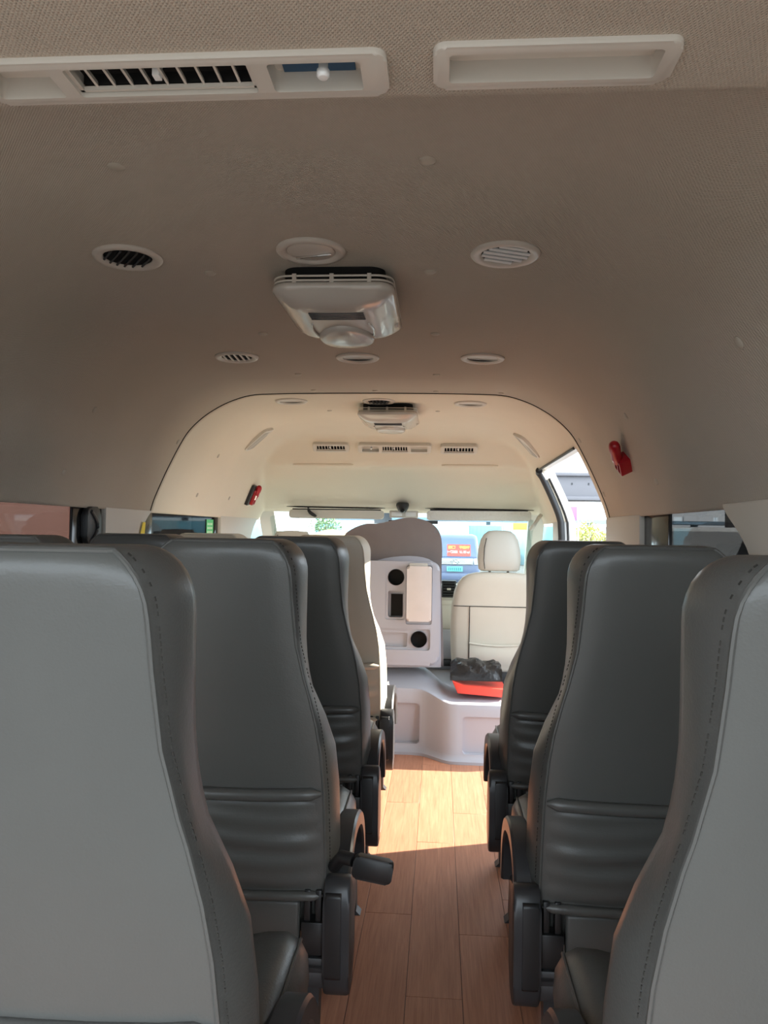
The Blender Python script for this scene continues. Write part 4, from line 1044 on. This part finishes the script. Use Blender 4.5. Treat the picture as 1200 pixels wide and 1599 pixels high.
# white truck far left ahead
c = at_y(457, 825, 38)
t = thing('white_truck', 'white box truck parked beyond the earth mound', 'truck', (c.x, 38, GZ))
MB().box(-1.1, .35, 0, 5, .7, 2.9, bev=.05).build('cargo_box', WHITE, t)
MB().prism([(-1.6, .5), (-1.6, 1.3), (-1.25, 2.0), (-.1, 2.0), (-.1, .5)], -1.05, .3, 'x', bev=.05).build('cab', WHITE, t)
MB().prism([(-1.62, 1.32), (-1.28, 1.92), (-1.26, 1.92), (-1.58, 1.32)], -.95, .2, 'x').build('cab_window', G_BLACK, t)
for yy2 in (-1, 3.6):
    for xx in (-.95, .2): MB().lathe([(.38, -.1), (.42, -.08), (.42, .08), (.38, .1)], 20, Matrix.Translation((xx, yy2, .42)) @ Matrix.Rotation(PI/2, 4, 'Y')).build('wheel', RUBBER, t)

# vehicles parked alongside; the door-side vans stand in for reflections
VWIN = mat('van_side_glass', (0.012, 0.012, 0.015), .6, .1)
def side_van(x0, x1, y0, y1, h, paint, label, name, windows=True, gz=GZ, side=1, roof_drop=0.0):
    t = thing(name, label, 'van', ((x0+x1)/2, y0, gz)); L = y1 - y0; w = (x1 - x0)/2
    out = catmull([(0.05, .35), (0, .7), (.02, 1.3), (.06, h-.25), (.25, h-.02), (L*.5, h), (L - 1.3, h - .04 - roof_drop*.3), (L - .75, h - .35 - roof_drop*.6), (L - .25, 1.15), (L - .03, .95), (L, .5), (L-.05, .3)], 3)
    b = MB().prism([(a, z) for a, z in out], -w, w, 'x', bev=.06, seg=3).build('body', paint, t)
    if windows:
        for a, bb in ((.25, L*.33), (L*.36, L*.62), (L*.65, L - 1.1)):
            for s in (-1, 1): MB().prism(rrect(a, bb, 1.15, h - .22, .06), s*w - .012, s*w + .012, 'x').build('side_window', VWIN, t)
    for yy2 in (.9, L - .95):
        for s in (-1, 1): MB().lathe([(.29, -.1), (.33, -.08), (.33, .08), (.29, .1)], 24, Matrix.Translation((s*(w - .08), yy2, .33)) @ Matrix.Rotation(PI/2, 4, 'Y')).build('wheel', RUBBER, t)
    return t
# dusty pink cargo truck alongside on the driver side
t = thing('cargo_truck', 'dusty pink box truck parked alongside the driver-side windows', 'truck', (-3.6, 1.6, GZ))
PINK = mat('dusty_pink_paint', (0.47, 0.26, 0.23), .55, .4, var=.05, var_scale=1.5)
MB().box(-1.0, 1.0, -1.2, 4.35, .75, 2.95, bev=.04).build('cargo_box', PINK, t)
for k in (-1.0, .3, 1.6, 4.1): MB().box(1.0, 1.02, k, k + .05, .75, 2.9).build('box_rib', PINK, t)
MB().box(-.9, .9, -1.1, 5.5, .5, .74, bev=.02).build('chassis', STEEL, t)
MB().prism([(4.42, .5), (4.42, 1.85), (5.3, 1.85), (5.65, 1.25), (5.7, .5)], -.95, .95, 'x', bev=.05).build('cab', PINK, t)
MB().prism([(4.6, 1.25), (4.6, 1.75), (5.2, 1.75), (5.45, 1.25)], -.97, .97, 'x').build('cab_window', G_BLACK, t)
for yy2 in (0, 4.9):
    for s in (-1, 1): MB().lathe([(.36, -.12), (.40, -.1), (.40, .1), (.36, .12)], 22, Matrix.Translation((s*.82, yy2, .40)) @ Matrix.Rotation(PI/2, 4, 'Y')).build('wheel', RUBBER, t)
side_van(-4.6, -2.8, 7.5, 12.2, 2.45, mat('charcoal_paint', (0.035, 0.035, 0.042), .4, .4), 'charcoal van with a curved roof line beyond the pink truck', 'charcoal_van', roof_drop=.2)
side_van(3.25, 5.0, 5.25, 8.7, 2.1, mat('black_paint', (0.012, 0.012, 0.014), .55, .2), 'made-up black van for the dark reflection in the door-side rear window', 'dark_reflection_van')  # made up, with the next van, to imitate reflections in that window
side_van(3.75, 5.4, 12.4, 16.6, 2.02, mat('silver_paint', (0.50, 0.50, 0.48), .35, .5, coat=.3), 'made-up silver van for the pale reflection beyond the black van', 'pale_reflection_van')
